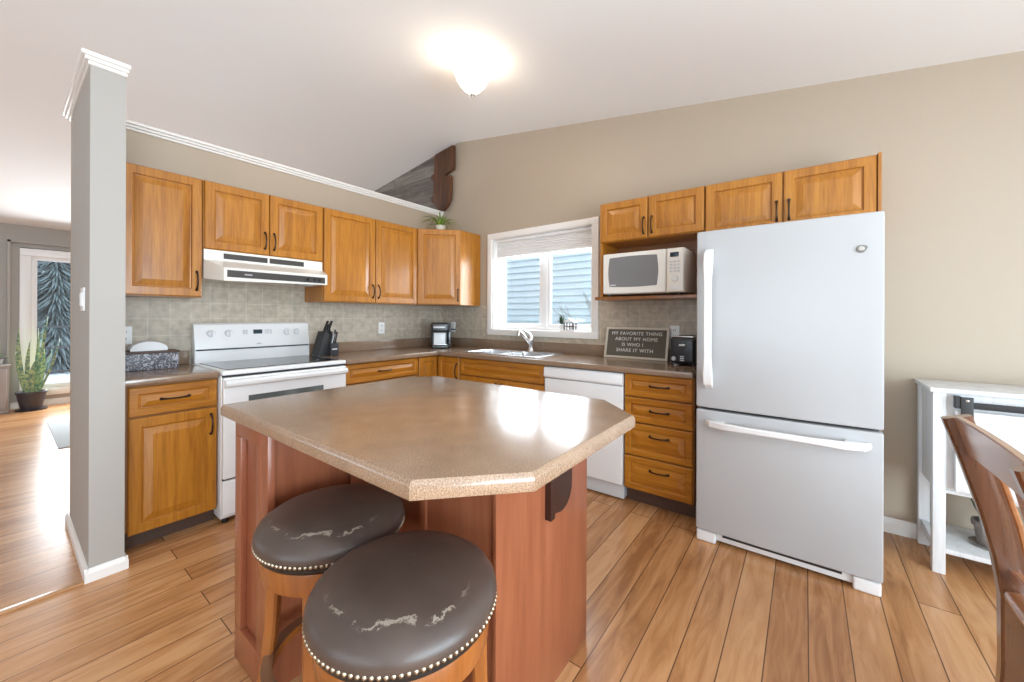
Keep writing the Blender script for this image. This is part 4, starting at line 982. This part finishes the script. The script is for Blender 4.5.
t = Thing('coffee_maker', 'black and silver pod coffee maker in the counter corner', 'coffee maker', (-0.32, -0.34, z0))
bm = NB(); A = Matrix.Translation((-0.345, -0.34, 0)) @ Matrix.Rotation(-PI / 4 + .12, 4, 'Z')
def cm(bm): bmesh.ops.transform(bm, matrix=A, verts=bm.verts); return bm
bm = NB(); box(bm, -.085, .085, -.04, .13, z0, z0 + .255, bev=.014, seg=3); box(bm, -.085, .085, -.13, -.03, z0, z0 + .038, bev=.010, seg=3); t.part('body', cm(bm), 'black')
bm = NB(); box(bm, -.088, .088, -.135, .06, z0 + .168, z0 + .268, bev=.024, seg=4); t.part('brew_head', cm(bm), 'black')
bm = NB(); box(bm, -.060, .060, -.0425, -.035, z0 + .044, z0 + .160, bev=.003); t.part('splash_panel', cm(bm), 'vinyl', label='pale panel')
bm = NB(); box(bm, -.07, .05, -.1375, -.13, z0 + .212, z0 + .228, bev=.002); t.part('badge_strip', cm(bm), 'light_grey')
bm = NB(); box(bm, .088, .112, -.10, -.06, z0 + .170, z0 + .262, bev=.008); box(bm, .10, .165, -.095, -.068, z0 + .188, z0 + .202, bev=.005); t.part('lever', cm(bm), 'black_matte')
bm = NB(); box(bm, -.07, .07, -.125, -.045, z0 + .038, z0 + .045, bev=.003); t.part('drip_tray', cm(bm), 'steel')
bm = NB(); box(bm, .086, .125, -.02, .12, z0, z0 + .20, bev=.012, seg=3); t.part('water_tank', cm(bm), 'black_glass')

# letter board
t = Thing('letter_board', 'felt letter board with pale frame leaning on the backsplash', 'sign', (2.365, -0.12, z0), 'R')
LBX0, LBX1 = 2.092, 2.604; lh = 0.258; tilt = math.radians(14)
TB = Matrix.Translation((0, -0.112, z0)) @ Matrix.Rotation(-tilt, 4, 'X')
def lb(bm): bmesh.ops.transform(bm, matrix=TB, verts=bm.verts); return bm
t.part('felt_panel', lb(B(LBX0 + .012, LBX1 - .012, 0.004, 0.014, 0.013, lh - .012)), 'felt')
t.part('frame', lb(frame_rect(NB(), 'Y', LBX0, LBX1, 0.001, lh, 0.018, -0.002, 0.018, bev=.002)), 'sign_frame')
def text_mesh(txt, size, x, z, y):
    cu = bpy.data.curves.new('lettering', 'FONT'); cu.body = txt; cu.size = size; cu.align_x = 'CENTER'; cu.extrude = 0.0012; cu.space_character = 1.12
    o = bpy.data.objects.new('lettering', cu); COL.objects.link(o)
    dg = bpy.context.evaluated_depsgraph_get(); me = bpy.data.meshes.new_from_object(o.evaluated_get(dg))
    bpy.data.objects.remove(o); bpy.data.curves.remove(cu)
    bm = NB(); bm.from_mesh(me); bpy.data.meshes.remove(me)
    bmesh.ops.transform(bm, matrix=TB @ Matrix.Translation((x, y, z)) @ Matrix.Rotation(PI / 2, 4, 'X'), verts=bm.verts)
    return bm
def split_words(bm, gap):
    xs = sorted((min(v.co.x for v in f.verts), max(v.co.x for v in f.verts)) for f in bm.faces); cuts = []; hi = xs[0][1]
    for a, b in xs:
        if a > hi + gap: cuts.append((hi + a) / 2)
        hi = max(hi, b)
    ed = [-1e9] + cuts + [1e9]
    for a, b in zip(ed, ed[1:]):
        c = bm.copy(); bmesh.ops.delete(c, geom=[v for v in c.verts if not a < v.co.x < b], context='VERTS'); yield c
    bm.free()
for i, (s_, dx) in enumerate((('MY FAVORITE THING', 0), ('ABOUT MY HOME', 0.0), ('IS WHO I', -0.025), ('SHARE IT WITH', -0.005))):
    for w_ in split_words(text_mesh(s_, 0.039, (LBX0 + LBX1) / 2 + dx, 0.194 - i * 0.046, 0.002), 0.0078): t.part('lettering', w_, 'letter')

# toaster
t = Thing('toaster', 'black two slot toaster beside the refrigerator', 'toaster', (2.76, -0.25, z0), 'R')
bm = NB(); box(bm, 2.680, 2.842, -0.335, -0.085, z0 + .012, z0 + .198, bev=.028, seg=4); t.part('shell', bm, 'black')
t.part('top_plate', B(2.698, 2.826, -0.318, -0.105, z0 + .196, z0 + .203, bev=.003), 'steel')
for x in (2.735, 2.790): t.part('slot', B(x - .014, x + .014, -0.30, -0.12, z0 + .200, z0 + .2042), 'gap')
t.part('lever', B(2.745, 2.783, -0.358, -0.334, z0 + .138, z0 + .150, bev=.004), 'light_grey')
t.part('lever_slot', B(2.760, 2.768, -0.3362, -0.33, z0 + .05, z0 + .150), 'gap')
t.part('dial', lathe_y(NB(), (2.708, -0.335, z0 + .048), 0.016, 0.012, 18), 'light_grey')
for k in range(3): t.part('button', B(2.748 + .0001, 2.775, -0.339, -0.334, z0 + .034 + k * .013, z0 + .042 + k * .013, bev=.002), 'light_grey')
for x in (2.69, 2.83):
    for y in (-0.31, -0.11): t.part('foot', lathe(NB(), [(0.01, 0), (0.01, 0.014)], (x, y, z0), 10), 'black_matte')

# microwave
zs_ = 1.4138
t = Thing('microwave', 'white countertop microwave on the shelf under the nook cabinet', 'microwave', (2.47, -0.2, zs_), 'R')
MX0, MX1 = 2.205, 2.785
t.part('body', B(MX0, MX1, -0.365, -0.03, zs_ + .014, zs_ + .318, bev=.008, seg=3), 'almond')
dr = t.part('door', B(MX0 + .002, MX0 + .462, -0.392, -0.366, zs_ + .016, zs_ + .316, bev=.010, seg=3), 'almond')
bm = NB(); n = 8; a0, a1, b0, b1 = MX0 + .055, MX0 + .402, zs_ + .068, zs_ + .282; pl = []
for (x, zz, s) in ((a1, b1, 0), (a0, b1, 1), (a0, b0, 2), (a1, b0, 3)): pl.append((x, zz))
pl = [(a0, b0)] + [(a0 + (a1 - a0) * i / n, b0 - .006 * math.sin(PI * i / n)) for i in range(1, n)] + [(a1, b0)] + [(a1 + .010 * math.sin(PI * i / n), b0 + (b1 - b0) * i / n) for i in range(1, n)] + [(a1, b1)] + [(a1 - (a1 - a0) * i / n, b1 + .006 * math.sin(PI * i / n)) for i in range(1, n)] + [(a0, b1)] + [(a0 - .010 * math.sin(PI * i / n), b1 - (b1 - b0) * i / n) for i in range(1, n)]
prism(bm, pl, 'Y', -0.3935, -0.385); t.part('door_window', bm, 'grey_glass', dr)
t.part('nameplate', B(MX0 + .062, MX0 + .105, -0.3945, -0.3935, zs_ + .076, zs_ + .084), 'light_grey', dr)
cp = t.part('control_panel', B(MX0 + .466, MX1 - .002, -0.390, -0.366, zs_ + .016, zs_ + .316, bev=.008, seg=3), 'almond')
t.part('display', B(MX0 + .490, MX1 - .034, -0.392, -0.386, zs_ + .255, zs_ + .287, bev=.002), 'display', cp)
for r_ in range(4):
    for c_ in range(3): t.part('button', B(MX0 + .486 + c_ * .025, MX0 + .505 + c_ * .025, -0.3918, -0.386, zs_ + .150 + r_ * .022, zs_ + .164 + r_ * .022, bev=.002), 'light_grey', cp)
t.part('dial', lathe_y(NB(), (MX0 + .522, -0.390, zs_ + .108), 0.022, 0.010, 22), 'white_enamel', cp)
t.part('open_button', B(MX0 + .490, MX1 - .03, -0.3918, -0.386, zs_ + .034, zs_ + .066, bev=.002), 'white_enamel', cp)
for x in (MX0 + .04, MX1 - .04):
    for y in (-0.34, -0.06): t.part('foot', lathe(NB(), [(0.014, 0), (0.014, 0.016)], (x, y, zs_), 12), 'black')

# spider plant on the corner cabinet
px_, py_ = -0.30, -0.30; zp = ZT + .0006
t = Thing('spider_plant', 'small spider plant in a cream pot on top of the corner cabinet', 'plant', (px_, py_, zp))
t.part('pot', lathe(NB(), [(0.035, 0), (0.052, 0.078), (0.055, 0.080), (0.055, 0.090), (0.048, 0.090), (0.044, 0.07)], (px_, py_, zp), 24), 'pot_cream')
bm = NB(); rnd = random.Random(5)
for i in range(44):
    a = rnd.uniform(0, 2 * PI); l = rnd.uniform(.10, .25); up = rnd.uniform(.0, .13)
    blade(bm, (px_ + .012 * math.cos(a), py_ + .012 * math.sin(a), zp + .07), (px_ + l * math.cos(a), py_ + l * math.sin(a), zp + .05 + up), 0.014, bend=(0, 0, rnd.uniform(.04, .09)), n=8, thick=0.0012, face=(-math.sin(a), math.cos(a), 0))
t.part('leaves', bm, 'spider')

# lantern on the kitchen window sill
sx, sy, sz = 0.030, -1.690, WZ0 + .0135
t = Thing('sill_lantern', 'small white open house shaped lantern with dark posts on the window sill', 'lantern', (sx, sy, sz))
bm = NB()
for dx in (-.025, .025):
    for dy in (-.055, -.018, .04): box(bm, sx + dx - .004, sx + dx + .004, sy + dy - .004, sy + dy + .004, sz, sz + .080)
t.part('posts', bm, 'kick')
t.part('base', B(sx - .032, sx + .032, sy - .065, sy + .05, sz, sz + .010, bev=.002), 'vinyl')
bm = NB(); box(bm, sx - .031, sx + .031, sy - .062, sy + .047, sz + .040, sz + .048); t.part('cross_bar', bm, 'kick')
bm = NB(); prism(bm, [(sy - .068, sz + .080), (sy + .053, sz + .080), (sy - .008, sz + .118)], 'X', sx - .034, sx + .034, bev=.003); t.part('roof', bm, 'vinyl')
t.part('candle', lathe(NB(), [(.014, .0102), (.014, .05)], (sx, sy - .035, sz), 14), 'white_paper')
bx_, by_ = sx - .028, sy + .082
t = Thing('sill_plant', 'tiny dark green plant in a white pot beside the sill lantern', 'plant', (bx_ + .03, by_, sz))
t.part('pot', lathe(NB(), [(.020, 0), (.026, .055), (.024, .058), (.02, .05)], (bx_ + .03, by_, sz), 18), 'vinyl')
bm = NB(); rnd = random.Random(2)
for i in range(46):
    a = rnd.uniform(0, 2 * PI); e = rnd.uniform(-.1, 1.5); l = rnd.uniform(.035, .06)
    blade(bm, (bx_ + .03, by_, sz + .055), (bx_ + .03 + .8 * l * math.cos(a) * math.cos(e), by_ + .8 * l * math.sin(a) * math.cos(e), sz + .095 + l * math.sin(e)), .020, n=4, thick=.002)
t.part('leaves', bm, 'aloe')

# ------------------------------------------------------------------ barn-door console on the right
KX = -0.364; KY0, KY1 = -3.942, -5.15
t = Thing('console_cabinet', 'white barn door console cabinet by the beige wall', 'cabinet', (-0.19, -4.55, 0))
t.part('top', B(KX - .012, -0.016, KY1 - .012, KY0 + .012, 0.893, 0.915, bev=.004), 'console')
for (x, y) in ((KX, KY0), (KX, KY1 + .045), (-0.062, KY0), (-0.062, KY1 + .045)):
    t.part('leg', B(x, x + .045, y - .045, y, 0.0005, 0.8925, bev=.003), 'console')
t.part('side_panel', B(KX + .0455, -0.0625, KY0 - .030, KY0 - .012, 0.40, 0.892), 'console')
t.part('side_panel', B(KX + .0455, -0.0625, KY1 + .012, KY1 + .030, 0.40, 0.892), 'console')
t.part('floor_board', B(KX + .006, -0.02, KY1 + .046, KY0 - .0455, 0.40, 0.418, bev=.002), 'console')
t.part('back_panel', B(-0.030, -0.02, KY1 + .046, KY0 - .0455, 0.418, 0.892), 'console')
t.part('front_panel', B(KX + .012, KX + .024, KY1 + .046, KY0 - .0455, 0.419, 0.892), 'console')
t.part('bottom_shelf', B(KX + .004, -0.02, KY1 + .046, KY0 - .0455, 0.105, 0.128, bev=.002), 'console')
t.part('shelf_rail', B(KX + .0455, -0.0625, KY0 - .035, KY0 - .008, 0.095, 0.140, bev=.002), 'console')
d = t.part('barn_door', B(KX - .022, KX - .004, -4.62, -4.012, 0.428, 0.815, bev=.002), 'console')
bm = NB(); fr = (KX - .030, KX - .0225)
for a in ((-4.62, -4.012, 0.428, 0.475), (-4.62, -4.012, 0.765, 0.815), (-4.62, -4.565, 0.475, 0.765), (-4.067, -4.012, 0.475, 0.765)): box(bm, fr[0], fr[1], a[0], a[1], a[2], a[3], bev=.002)
q = [(-4.067, 0.765), (-4.067, 0.72), (-4.515, 0.475), (-4.565, 0.475), (-4.565, 0.52), (-4.117, 0.765)]; prism(bm, q, 'X', fr[0], fr[1])
t.part('door_frame', bm, 'console', d)
t.part('barn_rail', B(KX - .040, KX - .032, -5.12, -4.02, 0.832, 0.862, bev=.001), 'black_matte')
for y in (-4.045, -4.60):
    bm = NB(); box(bm, KX - .046, KX - .040, y - .02, y + .02, 0.775, 0.885, bev=.001); box(bm, KX - .040, KX - .0305, y - .02, y + .02, 0.775, 0.80); box(bm, KX - .0405, KX - .002, y + .018, y + .036, 0.828, 0.885); 
    br_ = t.part('hanger', bm, 'black_matte')
    for z in (0.80, 0.868):
        bm = NB(); box(bm, KX - .0485, KX - .046, y - .005, y + .005, z - .005, z + .005, bev=.001); t.part('bolt', bm, 'nickel', br_)
cx_, cy_ = -0.20, -4.165
t = Thing('potted_plant', 'dark leaved plant in a taupe pot on the console bottom shelf', 'plant', (cx_, cy_, 0.1286))
t.part('saucer', lathe(NB(), [(0.062, 0), (0.070, 0.012), (0.064, 0.012), (0.05, 0.006)], (cx_, cy_, 0.1286), 28), 'pot_grey')
t.part('pot', lathe(NB(), [(0.040, 0.007), (0.052, 0.095), (0.060, 0.097), (0.060, 0.120), (0.052, 0.120), (0.048, 0.10)], (cx_, cy_, 0.1286), 28), 'pot_grey')
bm = NB()
for (a, l, u, w) in ((2.2, .09, .13, .03), (1.3, .06, .16, .028), (3.6, .07, .10, .03), (0.2, .08, .14, .03), (4.8, .06, .12, .03), (2.8, .10, .07, .026)):
    blade(bm, (cx_, cy_, .235), (cx_ + l * math.cos(a), cy_ + l * math.sin(a), .235 + u), w, bend=(0.01 * math.cos(a), 0.01 * math.sin(a), .01), thick=.004, face=(-math.sin(a), math.cos(a), 0))
t.part('leaves', bm, 'aloe')

# ------------------------------------------------------------------ dining chair, seen from behind
t = Thing('dining_chair', 'chestnut wooden dining chair with curved slatted back in front of the white console', 'chair', (-1.64, -4.05, 0))
for x in (-1.392, -1.905):
    P = [(x, -3.803, 0.958), (x, -3.838, 0.84), (x, -3.874, 0.70), (x, -3.902, 0.57), (x, -3.918, 0.46), (x, -3.915, 0.25), (x, -3.895, 0.0005)]
    t.part('rear_leg', sweep(NB(), P, [.036, .036, .038, .042, .044, .042, .036], [.064, .062, .058, .058, .060, .050, .040], side=(1, 0, 0), bev=.006), 'chair_dark', label='dark curved rear leg')
bm = NB(); n = 12; ring = []
for i in range(n + 1):
    u = i / n; x = -1.886 + (0.476) * u; bow = 0.030 * (1 - (2 * u - 1) ** 2)
    ring.append((x, bow))
fs = []; rows = []
for (x, bow) in ring:
    bow *= .25; yt, yb_ = -3.792 - bow, -3.824 - bow; th = .022
    rows.append([bm.verts.new(p) for p in ((x, yt, .962), (x, yt - th, .962), (x, yb_ - th, .848 - .012 * (bow / .03)), (x, yb_, .848 - .012 * (bow / .03)))])
for a, b in zip(rows, rows[1:]):
    for k in range(4): fs.append(bm.faces.new((a[k], a[(k + 1) % 4], b[(k + 1) % 4], b[k])))
fs += [bm.faces.new(rows[0]), bm.faces.new(rows[-1])]; bmesh.ops.recalc_face_normals(bm, faces=fs)
bmesh.ops.bevel(bm, geom=[e for e in bm.edges if e.calc_face_angle(0) > .8], offset=.004, segments=2, affect='EDGES')
t.part('crest_rail', bm, 'chair_wood')
for k in range(5):
    u = (k + .7) / 5.4; x = -1.886 + .476 * u; bow = 0.030 * (1 - (2 * u - 1) ** 2); xb = -1.65 + (x + 1.65) * .80
    t.part('slat', sweep(NB(), [(x, -3.846 - bow, .852), (x * .6 + xb * .4, -3.886 - bow * .7, .70), (xb, -3.915 - bow * .3, .535)], .046, .013, side=(1, 0, 0), bev=.003), 'chair_wood')
t.part('lower_back_rail', sweep(NB(), [(-1.884, -3.915, .522), (-1.648, -3.926, .522), (-1.413, -3.915, .522)], .036, .022, side=(0, 0, 1), bev=.004), 'chair_wood')
bm = NB(); pl = [(-1.875, -3.890), (-1.42, -3.890), (-1.40, -3.95), (-1.385, -4.34), (-1.43, -4.375), (-1.87, -4.375), (-1.912, -4.34), (-1.895, -3.95)]
prism(bm, pl, 'Z', .452, .482, bev=.010, seg=3); t.part('seat', bm, 'chair_wood')
for x in (-1.42, -1.876): t.part('front_leg', sweep(NB(), [(x, -4.335, .452), (x, -4.335, .0005)], [.040, .030], [.040, .030], side=(1, 0, 0), bev=.004), 'chair_dark')
bm = NB(); box(bm, -1.87, -1.43, -4.345, -4.325, .385, .451); box(bm, -1.43, -1.41, -4.33, -3.94, .385, .451); box(bm, -1.886, -1.866, -4.33, -3.94, .385, .451); t.part('apron', bm, 'chair_wood')

# ------------------------------------------------------------------ living room
t = Thing('grey_cabinet', 'grey painted low cabinet by the living room window', 'cabinet', (-3.45, 4.75, 0))
t.part('case', B(-3.85, -3.085, 4.665, 4.93, 0.0005, 0.585, bev=.004), 'grey_cab')
t.part('top', B(-3.87, -3.07, 4.655, 4.94, 0.586, 0.61, bev=.004), 'grey_cab')
bm = raised(NB(), -3.46, -3.10, 0.05, 0.565, 4.6645, 0.02); t.part('door', bm, 'grey_cab'); bm = raised(NB(), -3.83, -3.47, 0.05, 0.565, 4.6645, 0.02); t.part('door', bm, 'grey_cab')
qx, qy = -2.905, 4.70
t = Thing('snake_plant', 'tall snake plant in a dark plum pot before the living room window', 'plant', (qx, qy, 0))
t.part('saucer', lathe(NB(), [(0.13, 0.0005), (0.145, 0.015), (0.135, 0.015), (0.12, 0.006)], (qx, qy, 0), 32), 'pot_dark')
t.part('pot', lathe(NB(), [(0.090, 0.007), (0.128, 0.215), (0.136, 0.217), (0.138, 0.245), (0.124, 0.245), (0.120, 0.21)], (qx, qy, 0), 32), 'pot_dark')
t.part('soil', lathe(NB(), [(0.118, 0.20), (0.120, 0.222), (0.02, 0.226)], (qx, qy, 0), 24), 'soil')
for (dx, dy, tx, tz, w, b) in ((-.04, 0, -.10, 1.10, .050, -.03), (.03, .02, .14, 1.235, .036, .0), (.06, -.03, .24, .93, .028, .02), (-.02, -.04, -.01, .93, .046, -.02), (.02, .04, .06, 1.07, .042, .01), (0, -.06, .03, .66, .058, -.02), (.05, .03, .11, .80, .045, .02), (-.05, .03, -.13, .78, .034, -.01)):
    t.part('leaf', blade(NB(), (qx + dx, qy + dy, .22), (qx + tx, qy + dy * 1.5, tz), w, bend=(b, 0, 0), n=9, thick=.005, taper=.55, face=(1, -.25, 0)), 'snake')
gx, gy = -3.19, 4.82
t = Thing('cabinet_plant', 'small leafy plant on top of the grey living room cabinet', 'plant', (gx, gy, .6105))
t.part('pot', lathe(NB(), [(0.05, 0), (0.065, 0.07), (0.06, .07)], (gx, gy, .6105), 20), 'pot_grey')
bm = NB()
for i in range(9):
    a = i * .7 + .2; l = .07 + .025 * (i % 3); blade(bm, (gx, gy, .67), (gx + l * math.cos(a), gy + l * .6 * math.sin(a), .70 + .05 * (i % 4)), .045, bend=(0, 0, .03), thick=.004)
t.part('leaves', bm, 'snake')
solo('area_rug', B(-2.825, -1.2, 2.13, 3.62, 0.0006, 0.010, bev=.003), 'rug', 'blue grey area rug on the living room floor', 'rug', (-2.0, 2.9, 0))
